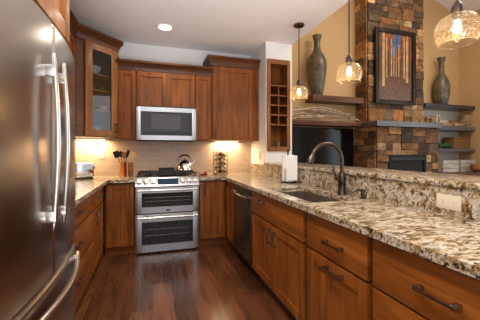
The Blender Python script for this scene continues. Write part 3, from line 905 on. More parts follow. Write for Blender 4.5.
def plate_obj(T, label, w, h, horizontal=False, kind='outlet'):
    c = T @ Vector((0, 0, 0))
    t = thing('wall_outlet' if kind == 'outlet' else 'light_switch', label, kind, tuple(c))
    B(T).box(-w / 2, w / 2, 0.0005, 0.007, -h / 2, h / 2, 0.002).done('cover_plate', M['plate'], t)
    b = B(T)
    if kind == 'switch': b.box(-0.012, 0.012, 0.0065, 0.0095, -0.028, 0.028)
    else:
        for q in (-1, 1):
            if horizontal: b.box(q * 0.028 - 0.02, q * 0.028 + 0.02, 0.0065, 0.0085, -0.014, 0.014)
            else: b.box(-0.014, 0.014, 0.0065, 0.0085, q * 0.026 - 0.017, q * 0.026 + 0.017)
    o = b.done('rocker' if kind == 'switch' else 'receptacle', M['plate'], t)
    if kind == 'outlet':
        b = B(T)
        for q in (-1, 1):
            for s_ in (-1, 1):
                if horizontal: b.box(q * 0.028 - 0.006, q * 0.028 + 0.002, 0.008, 0.009, s_ * 0.006 - 0.001, s_ * 0.006 + 0.001)
                else: b.box(s_ * 0.006 - 0.001, s_ * 0.006 + 0.001, 0.008, 0.009, q * 0.026 - 0.003, q * 0.026 + 0.005)
        b.done('slots', M['slot'], o)
    return t


plate_obj(Matrix(((0, -1, 0, 1.466), (1, 0, 0, 1.065), (0, 0, 1, 0.978), (0, 0, 0, 1))), 'almond outlet mounted sideways on the granite backsplash at the right', 0.125, 0.075, True)
plate_obj(Matrix(((1, 0, 0, -0.665), (0, -1, 0, BW - 0.012), (0, 0, 1, 1.205), (0, 0, 0, 1))), 'almond outlet on tile between the toaster and utensil crock', 0.075, 0.118)
plate_obj(Matrix(((0, -1, 0, PX0), (1, 0, 0, 3.80), (0, 0, 1, 1.185), (0, 0, 0, 1))), 'almond switch on the white pier side above the granite splash', 0.075, 0.115, kind='switch')

# ------------------------------------------------------------------ counter items
# toaster
t = thing('toaster', 'chrome toaster on the left counter partly hidden by the refrigerator', 'toaster', (-0.85, 3.80, CT))
TT = Matrix.Translation((-0.85, 3.80, CT)) @ Matrix.Rotation(R(14), 4, 'Z')
B(TT).box(-0.15, 0.15, -0.09, 0.09, 0.018, 0.20, 0.03).done('shell', M['chrome'], t)
B(TT).box(-0.145, 0.145, -0.085, 0.085, 0.0, 0.018).done('foot_base', M['black_matte'], t)
B(TT).box(-0.11, 0.11, -0.045, -0.02, 0.196, 0.202).box(-0.11, 0.11, 0.02, 0.045, 0.196, 0.202).done('slot', M['black'], t)
B(TT).box(0.149, 0.172, -0.02, 0.02, 0.12, 0.14, 0.003).done('lever', M['black_matte'], t)
B(TT).box(0.145, 0.153, -0.06, 0.06, 0.03, 0.17).done('end_plate', M['black_matte'], t)

# crocks and utensils
def crock(x, y, r, h, m, label):
    return lat('utensil_crock', [(0, 0), (r * 0.95, 0), (r, 0.01), (r, h - 0.005), (r * 1.04, h), (r * 0.93, h), (r * 0.9, 0.012), (0, 0.012)], (x, y, CT + 0.0005), m, label, 'crock')


c1x, c1y, c2x = -0.375, 4.00, -0.285
crock(c1x, c1y, 0.042, 0.19, M['copper'], 'tall copper utensil crock on the counter left of the range')
crock(c2x, c1y, 0.035, 0.185, M['log'], 'dark brown utensil crock right beside the copper one')


def utensil(name, base, top, head, m, label):
    bx, by = base
    p0 = Vector((bx, by, CT + 0.02)); p1 = Vector((top[0], top[1], CT + top[2]))
    b = B(); d = (p1 - p0).normalized()
    b.tube([p0, p0.lerp(p1, 0.5), p1], [0.005, 0.005, 0.004], 8)
    side = Vector((1, 0, 0)) - d * d.x; side.normalize(); th = d.cross(side)
    Q = Matrix(((side.x, th.x, d.x, p1.x), (side.y, th.y, d.y, p1.y), (side.z, th.z, d.z, p1.z), (0, 0, 0, 1)))
    if head == 'spoon': b.sphere((0, 0, 0.03), 1, 2, (0.032, 0.010, 0.044), T=Q)
    elif head == 'spatula': b.box(-0.036, 0.036, -0.003, 0.003, -0.005, 0.085, 0.002, T=Q)
    else: b.box(-0.017, 0.017, -0.006, 0.006, -0.01, 0.085, 0.003, T=Q)
    tag(b.done(name, m, origin=tuple(p0)), label, 'utensil')


utensil('spatula', (c1x + 0.024, c1y + 0.004), (c1x - 0.068, c1y + 0.004, 0.255), 'spatula', M['black_matte'], 'black spatula leaning farthest left out of the copper crock')
utensil('ladle', (c1x + 0.01, c1y + 0.012), (c1x - 0.030, c1y + 0.03, 0.265), 'spoon', M['black_matte'], 'black ladle in the middle of the copper crock')
utensil('serving_spoon', (c1x + 0.010, c1y - 0.020), (c1x + 0.012, c1y - 0.032, 0.25), 'spoon', M['log'], 'brown serving spoon leaning right out of the copper crock')
utensil('serving_fork', (c1x - 0.02, c1y - 0.012), (c1x + 0.045, c1y - 0.012, 0.265), 'knife', M['black_matte'], 'dark flat handled utensil at the right rear of the copper crock')
utensil('wooden_spoon', (c2x - 0.015, c1y), (c2x + 0.036, c1y - 0.01, 0.25), 'spoon', M['spoon'], 'pale wooden spoon in the dark brown crock')
utensil('wooden_spatula', (c2x - 0.005, c1y + 0.01), (c2x + 0.012, c1y + 0.02, 0.25), 'knife', M['spoon'], 'pale wooden paddle standing behind the spoon in the brown crock')

# kettle
kx, ky, kz = 0.425, 3.985, 0.9725
t = thing('kettle', 'shiny stainless tea kettle on the right rear burner', 'kettle', (kx, ky, kz))
B().lathe([(0, 0), (0.105, 0), (0.113, 0.012), (0.108, 0.05), (0.088, 0.10), (0.055, 0.135), (0.04, 0.142), (0, 0.142)], (kx, ky, kz), 32).done('body', M['chrome'], t)
B().lathe([(0, 0.142), (0.038, 0.142), (0.03, 0.152), (0.01, 0.158), (0.008, 0.168), (0.014, 0.178), (0, 0.185)], (kx, ky, kz), 20).done('lid', M['chrome'], t)
B().tube([(kx + 0.075, ky, kz + 0.075), (kx + 0.115, ky, kz + 0.10), (kx + 0.14, ky, kz + 0.135)], [0.022, 0.016, 0.012], 12).done('spout', M['chrome'], t)
b = B(); b.tube([(kx + 0.085 * math.cos(q), ky, kz + 0.135 + 0.085 * math.sin(q)) for q in [math.pi * (0.2 + 0.6 * i / 10) for i in range(11)]], 0.012, 10); h_ = b.done('handle', M['black_matte'], t)
b = B()
for s_ in (-1, 1): b.tube([(kx + s_ * 0.070, ky, kz + 0.186), (kx + s_ * 0.090, ky, kz + 0.155), (kx + s_ * 0.08, ky, kz + 0.10)], 0.005, 8)
b.done('bracket', M['chrome'], h_)
# spoon rest
t = thing('spoon_rest', 'small red brown spoon rest on the counter right of the range', 'spoon rest', (0.67, 3.86, CT))
B(Matrix.Translation((0.67, 3.86, CT + 0.0005)) @ Matrix.Diagonal((1.5, 1, 1, 1))).lathe([(0, 0), (0.03, 0), (0.048, 0.018), (0.045, 0.02), (0.028, 0.006), (0, 0.006)], seg=22).done('dish', M['red'], t)
B().sphere((0.70, 3.86, CT + 0.030), 1, 2, (0.028, 0.022, 0.022)).tube([(0.70, 3.86, CT + 0.03), (0.63, 3.865, CT + 0.034), (0.575, 3.87, CT + 0.042)], 0.006, 8).done('holder_ball', M['red'], t)

# spice carousel
sx, sy = 0.94, 3.985
t = thing('spice_rack', 'tall square revolving spice rack on the right rear counter', 'spice rack', (sx, sy, CT))
TSp = Matrix.Translation((sx, sy, CT)) @ Matrix.Rotation(R(8), 4, 'Z')
BR = mat('antique_brass', (0.55, 0.38, 0.18), 0.3, 1.0)
B(TSp).box(-0.085, 0.085, -0.085, 0.085, 0.0005, 0.018, 0.004).done('base', BR, t)
B(TSp).box(-0.082, 0.082, -0.082, 0.082, 0.318, 0.330, 0.004).done('top', BR, t)
B(TSp).box(-0.012, 0.012, -0.012, 0.012, 0.018, 0.318).done('post', M['bronze'], t)
for qx in (-1, 1):
    for qy in (-1, 1): B(TSp).box(qx * 0.074 - 0.006, qx * 0.074 + 0.006, qy * 0.074 - 0.006, qy * 0.074 + 0.006, 0.018, 0.318).done('corner_rod', BR, t)
for k_ in range(4):
    z = 0.078 + 0.060 * k_
    b = B(TSp); b.box(-0.07, 0.07, -0.078, -0.072, z - 0.002, z + 0.002); b.box(-0.07, 0.07, 0.072, 0.078, z - 0.002, z + 0.002)
    b.box(-0.078, -0.072, -0.07, 0.07, z - 0.002, z + 0.002); b.box(0.072, 0.078, -0.07, 0.07, z - 0.002, z + 0.002)
    b.done('tier_bar', BR, t)
SPM = [mat('spice_dark', (0.07, 0.025, 0.01), 0.5), mat('spice_red', (0.26, 0.06, 0.015), 0.5), mat('spice_green', (0.09, 0.075, 0.02), 0.5), mat('spice_gold', (0.38, 0.2, 0.04), 0.5)]
tiers = ('bottom', 'second lowest', 'middle', 'second highest', 'top')
for k_ in range(5):
    z = 0.046 + 0.060 * k_
    for si, (ang, nm) in enumerate(((0, 'front'), (-90, 'left'), (90, 'right'))):
        Q = TSp @ Matrix.Rotation(R(ang), 4, 'Z') @ Matrix.Translation((0, -0.016, z)) @ Matrix.Rotation(R(90 + 12), 4, 'X')
        c = Q @ Vector((0, 0, 0.03))
        j = thing('spice_jar', 'spice jar with metal lid on the %s tier, %s side of the rack' % (tiers[k_], nm), 'jar', tuple(c), 'spice jars in the revolving rack')
        B(Q).lathe([(0, 0), (0.0215, 0), (0.0215, 0.052), (0.017, 0.056), (0, 0.056)], seg=14).done('jar_body', SPM[(k_ * 3 + si) % 4], j)
        B(Q).lathe([(0, 0.0562), (0.021, 0.0562), (0.021, 0.068), (0, 0.069)], seg=14).done('lid', M['nickel'] if (k_ + si) % 2 else M['bronze'], j)

# under cabinet lights
def ucl(x0, x1, y, z, power, label):
    t = thing('under_cabinet_light', label, 'light', ((x0 + x1) / 2, y, z), 'lights under the wall cabinets')
    B().box(x0, x1, y - 0.02, y + 0.02, z - 0.014, z - 0.0005).done('housing', M['trim_white'], t)
    B().box(x0 + 0.01, x1 - 0.01, y - 0.014, y + 0.014, z - 0.017, z - 0.0142).done('diffuser', M['led'], t)
    area('under_cabinet_glow', ((x0 + x1) / 2, y, z - 0.02), (0, 0, 0), x1 - x0, 0.04, power, (1.0, 0.70, 0.36))


ucl(0.88, 1.25, 4.10, UB, 6.5, 'slim warm light under the tall right wall cabinet')
ucl(-0.95, -0.60, 4.08, CZ0, 7.5, 'slim warm light under the corner glass cabinet')
ucl(-1.05, -0.92, 3.0, UB, 5.0, 'slim warm light under left wall cabinet behind the refrigerator')

# ------------------------------------------------------------------ wine rack
t = thing('wine_rack', 'tall narrow wooden wine rack with square cubbies set in the white pier', 'wine rack', (1.67, PY, 1.245))
x0, x1, z0, z1 = 1.498, 1.840, 1.248, 2.512
yf, yb = PY - 0.022, PY + 0.262
b = B(); fw = 0.044
b.box(x0 - 0.004, x0 + fw, yf, PY - 0.0005, z0 - 0.003, z1 + 0.003, 0.002); b.box(x1 - fw, x1 + 0.004, yf, PY - 0.0005, z0 - 0.003, z1 + 0.003, 0.002)
b.box(x0 + fw, x1 - fw, yf, PY - 0.0005, z0 - 0.003, z0 + 0.06); b.box(x0 + fw, x1 - fw, yf, PY - 0.0005, z1 - 0.06, z1 + 0.003)
b.done('face_frame', M['rack_wood'], t)
b = B()
b.box(x0, x0 + 0.02, PY, yb, z0, z1); b.box(x1 - 0.02, x1, PY, yb, z0, z1); b.box(x0 + 0.02, x1 - 0.02, yb - 0.01, yb, z0, z1)
b.box(x0 + 0.02, x1 - 0.02, PY, yb - 0.01, z0, z0 + 0.03); b.box(x0 + 0.02, x1 - 0.02, PY, yb - 0.01, z1 - 0.03, z1)
b.done('carcass', M['rack_wood'], t)
rows = [1.61 + 0.136 * i for i in range(5)]
for i, z in enumerate(rows): B().box(x0 + 0.021, x1 - 0.021, PY - 0.012, yb - 0.011, z - 0.007, z + 0.007).done('shelf', M['rack_wood'], t)
B().box((x0 + x1) / 2 - 0.006, (x0 + x1) / 2 + 0.006, PY - 0.010, yb - 0.012, rows[0] + 0.0072, rows[1] - 0.0072).done('divider', M['rack_wood'], t)
for i in range(1, 4): B().box((x0 + x1) / 2 - 0.006, (x0 + x1) / 2 + 0.006, PY - 0.010, yb - 0.012, rows[i] + 0.0072, rows[i + 1] - 0.0072).done('divider', M['rack_wood'], t)
lat('glass_vase', [(0, 0), (0.03, 0), (0.032, 0.10), (0.03, 0.10), (0.027, 0.006), (0, 0.006)], (1.73, PY + 0.12, z0 + 0.0305), M['clear'], 'small clear glass in the bottom opening of the wine rack', 'glass')

# ------------------------------------------------------------------ ceiling downlights
can0 = None
for i, (x, y) in enumerate(CAN_AND_FILL_SPOTS):
    area('downlight_and_fill_glow', (x, y, CZ - 0.02), (0, 0, 0), 0.16, 0.16, (4, 12, 11, 6)[i], (1.0, 0.88, 0.72), 150, 'DISK')  # spots after the first add fill only, with no fixture
    if i == 0:
        can0 = thing('recessed_light', 'lit round recessed ceiling light in front of the wall cabinets', 'light', (x, y, CZ))
        B().lathe([(0.075, -0.001), (0.098, -0.001), (0.095, -0.008), (0.078, -0.010)], (x, y, CZ), 32, loop=True).done('trim_ring', M['trim_white'], can0)
        B().lathe([(0, -0.001), (0.074, -0.001), (0.074, -0.004), (0, -0.004)], (x, y, CZ), 32).done('lens', M['can'], can0)

# ------------------------------------------------------------------ pendants
PX = 1.66
def pendant():
    x, y = PX, 2.975
    t = thing('pendant_light', 'pendant', 'pendant light', (x, y, CZ), 'glass pendants over the bar ledge')
    B().lathe([(0, -0.001), (0.062, -0.001), (0.064, -0.012), (0.055, -0.024), (0.012, -0.030), (0, -0.030)], (x, y, CZ), 28).done('canopy', M['faucet'], t)
    B().tube([(x, y, CZ - 0.028), (x, y, 2.085)], 0.0065, 10).done('rod', M['faucet'], t)
    B().lathe([(0, 0.075), (0.012, 0.075), (0.020, 0.06), (0.028, 0.05), (0.030, 0.0), (0.026, -0.005), (0.020, -0.03), (0, -0.03)], (x, y, 2.02), 22).done('socket', M['faucet'], t)
    prof = [(0.030, 0.0), (0.060, -0.006), (0.088, -0.022), (0.104, -0.05), (0.112, -0.085), (0.110, -0.118), (0.102, -0.145), (0.090, -0.166)]
    inner = [(r - 0.003, z) for r, z in prof][::-1]
    gs_ = B().lathe(prof + inner, (x, y, 2.022), 36, loop=True).done('glass_shade', M['amber'], t)
    B().lathe([(0.0905 + 0.003 * math.cos(q), -0.166 + 0.003 * math.sin(q)) for q in [math.pi * j / 4 for j in range(8)]], (x, y, 2.022), 36, loop=True).done('rim', M['amber'], gs_)
    B().lathe([(0, -0.03), (0.012, -0.03), (0.014, -0.045), (0.022, -0.072), (0.023, -0.085), (0.016, -0.10), (0, -0.106)], (x, y, 2.02), 18).done('bulb', M['bulb'], t)
    return t


p = pendant()
L3 = ['glass pendant light farthest from the camera, beside the wine rack', 'middle glass pendant light, hanging in front of the stone column', 'large looking glass pendant light nearest the camera at upper right']
p['label'] = L3[0]
for i, y in enumerate((2.084, 1.16)): dup(p, (PX, y, CZ), L3[i + 1])
for y in (2.975, 2.084, 1.16):
    l = bpy.data.lights.new('pendant_glow', 'POINT'); l.energy = 4; l.color = (1.0, 0.72, 0.4); l.shadow_soft_size = 0.03
    o = bpy.data.objects.new('pendant_glow', l); COL.objects.link(o); o.location = (PX, y, 1.875)

# ------------------------------------------------------------------ great room: fireplace
random.seed(11)
PAL = [(0.25, 0.18, 0.115), (0.38, 0.27, 0.165), (0.47, 0.36, 0.235), (0.30, 0.215, 0.14), (0.20, 0.16, 0.12), (0.62, 0.50, 0.355), (0.33, 0.27, 0.20), (0.38, 0.25, 0.135), (0.24, 0.205, 0.17), (0.145, 0.11, 0.08), (0.46, 0.39, 0.30), (0.34, 0.235, 0.14)]


def stone_faces(bm_list, faces, z0, z1, hole=None):
    """faces: list of (T, length); T local (a along, n outward, z)"""
    for T, L in faces:
        z = z0
        while z < z1 - 0.01:
            h = random.choice((0.13, 0.18, 0.24, 0.30)); h = min(h, z1 - z)
            if z1 - (z + h) < 0.05: h = z1 - z
            a = 0
            while a < L - 0.001:
                w = random.uniform(0.13, 0.42); w = min(w, L - a)
                if L - (a + w) < 0.06: w = L - a
                sub = [(z, z + h)]
                if h > 0.16 and random.random() < 0.4: q = z + h * random.uniform(0.4, 0.6); sub = [(z, q), (q, z + h)]
                for s0, s1 in sub:
                    if hole and hole[0] - 0.0 < a + w * 0.5 < hole[1] and s0 + (s1 - s0) * .5 < hole[2] and hole[3] is T: continue
                    bm_list.append((T, a, a + w, s0, s1, random.uniform(0.014, 0.042), random.choice(PAL)))
                a += w
            z += h


def build_stone(name, parent, blocks, core, clip=None):
    bm = bmesh.new(); lay = bm.loops.layers.color.new('stone')
    def addbox(T, a0, a1, n0, n1, z0, z1, col, bev):
        co = [(a0, n0, z0), (a1, n0, z0), (a1, n1, z0), (a0, n1, z0), (a0, n0, z1), (a1, n0, z1), (a1, n1, z1), (a0, n1, z1)]
        v = [bm.verts.new(T @ Vector(c)) for c in co]
        fs = [bm.faces.new([v[i] for i in q]) for q in ((0, 3, 2, 1), (4, 5, 6, 7), (0, 1, 5, 4), (1, 2, 6, 5), (2, 3, 7, 6), (3, 0, 4, 7))]
        if bev:
            r = bmesh.ops.bevel(bm, geom=list({e for f in fs for e in f.edges}), offset=bev, segments=1, affect='EDGES')
            fs = [f for f in set(r['faces']) | {f for f in fs if f.is_valid}]
            vs = {v for f in fs for v in f.verts}
            fs = {f for v in vs for f in v.link_faces}
        for f in fs:
            for l in f.loops: l[lay] = (*col, 1)
    for (x0, x1, y0, y1, z0, z1) in core: addbox(Matrix.Identity(4), x0, x1, y0, y1, z0, z1, (0.12, 0.095, 0.07), 0)
    for T, a0, a1, z0, z1, dp, col in blocks:
        k = random.uniform(0.85, 1.15) * 1.42; col = tuple(0.75 * c + 0.25 * g for c, g in zip(col, (0.38, 0.28, 0.18)))
        j_ = lambda: random.uniform(0.0, 0.007)
        addbox(T, a0 + j_(), a1 - j_(), -0.02, dp, z0 + j_(), z1 - j_(), tuple(min(1, c * k) for c in col), 0.004)
    b = B(); b.bm.free(); b.bm = bm
    return b.done(name, M['stone'], parent)


CX0, CX1, CYF = 4.135, 5.65, 4.645      # upper column
LX0, LX1, LYF = 4.10, 5.73, 4.37        # lower breast
MZ0, MZ1 = 1.728, 1.828
t = thing('fireplace', 'stacked stone fireplace column with firebox below the mantel', 'fireplace', (4.9, 4.7, 0))
def face_front(x0, y): return Matrix(((1, 0, 0, x0), (0, -1, 0, y), (0, 0, 1, 0), (0, 0, 0, 1)))
def face_left(x, y1): return Matrix(((0, -1, 0, x), (-1, 0, 0, y1), (0, 0, 1, 0), (0, 0, 0, 1)))
bl = []
stone_faces(bl, [(face_front(CX0 + 0.03, CYF + 0.03), CX1 - CX0 - 0.03), (face_left(CX0 + 0.03, GB - 0.001), GB - CYF - 0.031)], MZ1 + 0.002, 5.08)
fr_ = Matrix(((0, 1, 0, CX1 - 0.03), (1, 0, 0, CYF + 0.03), (0, 0, 1, 0), (0, 0, 0, 1)))
stone_faces(bl, [(fr_, GB - CYF - 0.032)], MZ1 + 0.002, 4.9)
build_stone('stone_column', t, bl, [(CX0 + 0.03, CX1 - 0.03, CYF + 0.03, GB - 0.001, MZ1 + 0.001, 5.0)])
bl = []
FT = face_front(LX0 + 0.03, LYF + 0.03)
FB0, FB1, FBZ = 4.41, 5.37, 1.17
ha, hb = FB0 - LX0 - 0.03, FB1 - LX0 - 0.03
stone_faces(bl, [(FT, ha)], 0, FBZ); stone_faces(bl, [(FT, LX1 - LX0 - 0.03)], FBZ, MZ0 - 0.002)
FT2 = face_front(FB1, LYF + 0.03); stone_faces(bl, [(FT2, LX1 - FB1)], 0, FBZ)
stone_faces(bl, [(face_front(FB0, LYF + 0.03), FB1 - FB0)], 0, 0.40)
stone_faces(bl, [(face_left(LX0 + 0.03, GB - 0.001), GB - LYF - 0.031)], 0, MZ0 - 0.002)
fr2 = Matrix(((0, 1, 0, LX1 - 0.03), (1, 0, 0, LYF + 0.03), (0, 0, 1, 0), (0, 0, 0, 1)))
stone_faces(bl, [(fr2, 0.25)], 0, MZ0 - 0.002)
build_stone('stone_base', t, bl, [(LX0 + 0.03, FB0, LYF + 0.03, GB - 0.001, 0, MZ0 - 0.001), (FB1, LX1 - 0.03, LYF + 0.03, GB - 0.001, 0, MZ0 - 0.001), (FB0, FB1, LYF + 0.03, GB - 0.001, FBZ, MZ0 - 0.001), (FB0, FB1, LYF + 0.03, GB - 0.001, 0, 0.40), (FB0, FB1, LYF + 0.4, GB - 0.001, 0.4, FBZ)])
b = B(); b.box(FB0 + 0.001, FB0 + 0.05, LYF - 0.005, LYF + 0.06, 0.402, FBZ - 0.001); b.box(FB1 - 0.05, FB1 - 0.001, LYF - 0.005, LYF + 0.06, 0.402, FBZ - 0.001); b.box(FB0 + 0.05, FB1 - 0.05, LYF - 0.005, LYF + 0.06, FBZ - 0.11, FBZ - 0.001)
b.box(FB0 + 0.05, FB1 - 0.05, LYF - 0.005, LYF + 0.06, 0.402, 0.47)
fbx = b.done('firebox', M['black_matte'], t)
B().box(FB0 + 0.05, FB1 - 0.05, LYF + 0.02, LYF + 0.03, 0.47, FBZ - 0.11).done('glass_front', M['black_matte'], fbx)
b = B(); b.box(FB0 + 0.06, FB1 - 0.06, LYF - 0.012, LYF - 0.0055, FBZ - 0.10, FBZ - 0.085); b.box(FB0 + 0.06, FB1 - 0.06, LYF - 0.012, LYF - 0.0055, FBZ - 0.07, FBZ - 0.055)
b.done('louvre', mat('blue_grey_metal', (0.03, 0.034, 0.04), 0.4, 0.6), fbx)
tag(B().prism([(4.05, 4.29), (5.74, 4.29), (5.74, 4.655), (4.05, 4.655)], MZ0, MZ1).done('mantel_shelf', M['shelf_grey']),
    'thick dark wooden mantel across the stone fireplace', 'mantel')

# art
AX0, AX1, AZ0, AZ1, AY = 4.275, 5.325, 2.215, 3.755, 4.60
t = thing('framed_picture', 'dark framed picture of autumn tree trunks on the stone column', 'picture', ((AX0 + AX1) / 2, AY, AZ0))
b = B(); q = 0.085
b.box(AX0, AX0 + q, AY - 0.045, AY, AZ0, AZ1, 0.006); b.box(AX1 - q, AX1, AY - 0.045, AY, AZ0, AZ1, 0.006)
b.box(AX0 + q, AX1 - q, AY - 0.044, AY, AZ0, AZ0 + q, 0.004); b.box(AX0 + q, AX1 - q, AY - 0.044, AY, AZ1 - q, AZ1, 0.004)
b.done('frame', mat('dark_frame', (0.010, 0.006, 0.004), 0.4, spec=0.3), t)
b = B(); mats = [M['print_mist'], M['print_sky'], M['leaf_top'], M['leaf_floor'], M['trunk_pale'], M['trunk_dark']]
px0, px1, pz0, pz1 = AX0 + q, AX1 - q, AZ0 + q, AZ1 - q
def pq(pts, mi, dy):
    vs = [b.bm.verts.new((x, AY - 0.012 - dy, z)) for x, z in pts]; f_ = b.bm.faces.new(vs); f_.material_index = mi
b.box(px0 - 0.002, px1 + 0.002, AY - 0.012, AY - 0.003, pz0 - 0.002, pz1 + 0.002)
for f_ in b.bm.faces: f_.material_index = 0
PW, PH = px1 - px0, pz1 - pz0
def pp(u, v): return (px0 + u * PW, pz0 + v * PH)
pq([pp(0, 0), pp(1, 0), pp(1, 0.34), pp(0.6, 0.38), pp(0.35, 0.37), pp(0, 0.36)], 3, 0.0006)
pq([pp(0.38, 0.62), pp(0.72, 0.66), pp(0.74, 1), pp(0.36, 1)], 1, 0.0006)
def blob(u, v, ru, rv, mi, dy):
    c_ = pp(min(0.99, u), min(0.99, v)); ring = []
    for k_ in range(20):
        w_ = 1 + 0.16 * math.sin(3.1 * k_ + u * 40)
        ring.append(pp(min(1, max(0, u + ru * w_ * math.cos(k_ * math.pi / 10))), min(1, max(0, v + rv * w_ * math.sin(k_ * math.pi / 10)))))
    for k_ in range(20): pq([c_, ring[k_], ring[(k_ + 1) % 20]], mi, dy)
for bi_, (u, v, ru, rv) in enumerate(((0.10, 0.93, 0.16, 0.13), (0.27, 0.84, 0.15, 0.14), (0.34, 0.97, 0.11, 0.08), (0.82, 0.90, 0.17, 0.16), (0.62, 0.72, 0.10, 0.09), (0.92, 0.70, 0.10, 0.14), (0.5, 0.62, 0.1, 0.06))): blob(u, v, ru, rv, 2, 0.0011 + 0.0002 * bi_)
for u, v0, v1, w, mi in ((0.06, 0.22, 1, 0.035, 5), (0.15, 0.2, 1, 0.05, 4), (0.24, 0.34, 0.95, 0.022, 4), (0.31, 0.33, 0.9, 0.02, 5), (0.38, 0.36, 0.92, 0.022, 4), (0.45, 0.36, 0.8, 0.016, 4), (0.52, 0.36, 0.75, 0.014, 4), (0.60, 0.36, 0.85, 0.022, 4), (0.68, 0.35, 0.92, 0.024, 5), (0.76, 0.34, 0.97, 0.03, 4), (0.85, 0.28, 1, 0.045, 4), (0.94, 0.25, 1, 0.03, 5)):
    pq([pp(u - w * 0.8, v0), pp(u + w * 0.8, v0), pp(min(1, u + w * 0.6), v1), pp(u - w * 0.6, v1)], mi, 0.0026)
b.done('print', mats, t, smooth=False)

# TV and left shelves
t = thing('television', 'large flat black television on the wall below the wooden shelf', 'television', (3.35, 4.95, 0.92))
B().box(2.62, 4.045, 4.93, 4.97, 0.905, 1.722, 0.004).done('frame', M['black_matte'], t)
B().box(2.64, 4.025, 4.927, 4.931, 0.925, 1.702).done('screen', M['black'], t)
B().box(3.1, 3.6, 4.97, 4.999, 1.15, 1.45).done('wall_mount', M['black_matte'], t)
tag(B().box(2.92, CX0 - 0.012, 4.70, 4.999, 2.215, 2.335, 0.008).done('wall_shelf', M['shelf_wood']), 'thick wooden shelf carrying the tall vase left of the stone', 'shelf')
tag(B().box(2.30, CX0 - 0.05, 4.70, 4.999, 1.745, 1.835, 0.008).done('wall_shelf', M['shelf_wood']), 'wooden shelf above the television carrying branches', 'shelf')


VP = [(0, 0), (0.095, 0), (0.105, 0.01), (0.135, 0.16), (0.170, 0.38), (0.186, 0.56), (0.178, 0.67), (0.135, 0.78), (0.082, 0.86), (0.064, 0.94), (0.060, 1.03), (0.068, 1.10), (0.088, 1.165), (0.088, 1.185), (0.07, 1.185), (0.045, 1.08), (0.04, 0.95), (0.0, 0.9)]
VQ = [(0, 0), (0.10, 0), (0.112, 0.01), (0.145, 0.12), (0.168, 0.28), (0.172, 0.42), (0.150, 0.56), (0.100, 0.67), (0.062, 0.75), (0.054, 0.86), (0.056, 0.98), (0.070, 1.05), (0.088, 1.095), (0.088, 1.11), (0.07, 1.11), (0.042, 1.0), (0.038, 0.8), (0, 0.75)]
def vase(x, y, z, prof, label):
    lat('floor_vase', prof, (x, y, z), M['vase'], label, 'vase', seg=32)
vase(3.08, 4.81, 2.3355, VP, 'tall slender dark vase on the wooden shelf left of the stone column')
vase(6.39, 4.82, 2.3055, VQ, 'dark bottle shaped vase on top shelf right of the stone column')

# branches on the shelf
t = thing('branch_bundle', 'bundle of bleached bare branches lying on the shelf above the television', 'branch decor', (3.3, 4.83, 1.836))
random.seed(5)
specs = [((2.45, 1.87), (3.0, 2.34), (4.05, 1.86)), ((2.5, 2.02), (3.1, 2.16), (3.98, 1.88)), ((2.5, 1.86), (3.3, 1.99), (4.06, 1.90)), ((2.45, 1.97), (3.0, 1.89), (3.9, 2.02)), ((2.6, 2.10), (3.2, 2.05), (4.0, 1.87)), ((2.4, 1.92), (2.9, 2.08), (3.7, 1.88)), ((2.7, 1.87), (3.3, 2.22), (4.04, 1.90))]
for i, (a, m_, c) in enumerate(specs):
    pts = []; y = 4.75 + 0.026 * i
    for k_ in range(9):
        s_ = k_ / 8
        x = (1 - s_) ** 2 * a[0] + 2 * s_ * (1 - s_) * m_[0] + s_ * s_ * c[0]
        z = (1 - s_) ** 2 * a[1] + 2 * s_ * (1 - s_) * m_[1] + s_ * s_ * c[1]
        pts.append((x, y + random.uniform(-0.008, 0.008), z + random.uniform(-0.01, 0.01)))
    B().tube(pts, [0.013 - 0.006 * k_ / 8 for k_ in range(9)], 8).done('branch', M['birch'], t)

# right niche shelves
SF = 4.635
X0s, X1s = CX1 + 0.045, GR - 0.002
tag(B().box(X0s, X1s, SF, 4.999, 2.222, 2.305, 0.006).done('wall_shelf', M['grey_wood']), 'top dark shelf right of the stone column', 'shelf')
tag(B().box(5.775, X1s, SF, 4.999, 1.722, 1.808, 0.006).done('wall_shelf', M['shelf_grey']), 'middle dark shelf level with the mantel at the right', 'shelf')
tag(B().box(5.775, X1s, SF, 4.999, 1.238, 1.308, 0.006).done('wall_shelf', M['shelf_grey']), 'lowest dark shelf carrying wicker basket and green balls', 'shelf')
struct(B().box(CX1 + 0.045, GR - 0.001, 4.9992, 4.9999, 0.80, 2.222).done('wall_niche', M['cream']))
t = thing('bench_cabinet', 'low wooden bench cabinet under the right shelves', 'cabinet', (6.5, 4.8, 0))
B().box(5.775, X1s, 4.26, 4.999, 0.06, 0.74).done('carcass', M['wood_v'], t)
B().box(5.775, X1s, 4.24, 4.999, 0.7405, 0.78, 0.004).done('top', M['shelf_wood'], t)
for k_ in range(3): B().box(5.79 + 0.475 * k_, 6.25 + 0.475 * k_, 4.241, 4.2595, 0.08, 0.73, 0.003).done('door', M['wood_v'], t)
B().box(5.79, X1s, 4.32, 4.999, 0, 0.0595).done('plinth', M['toe'], t)
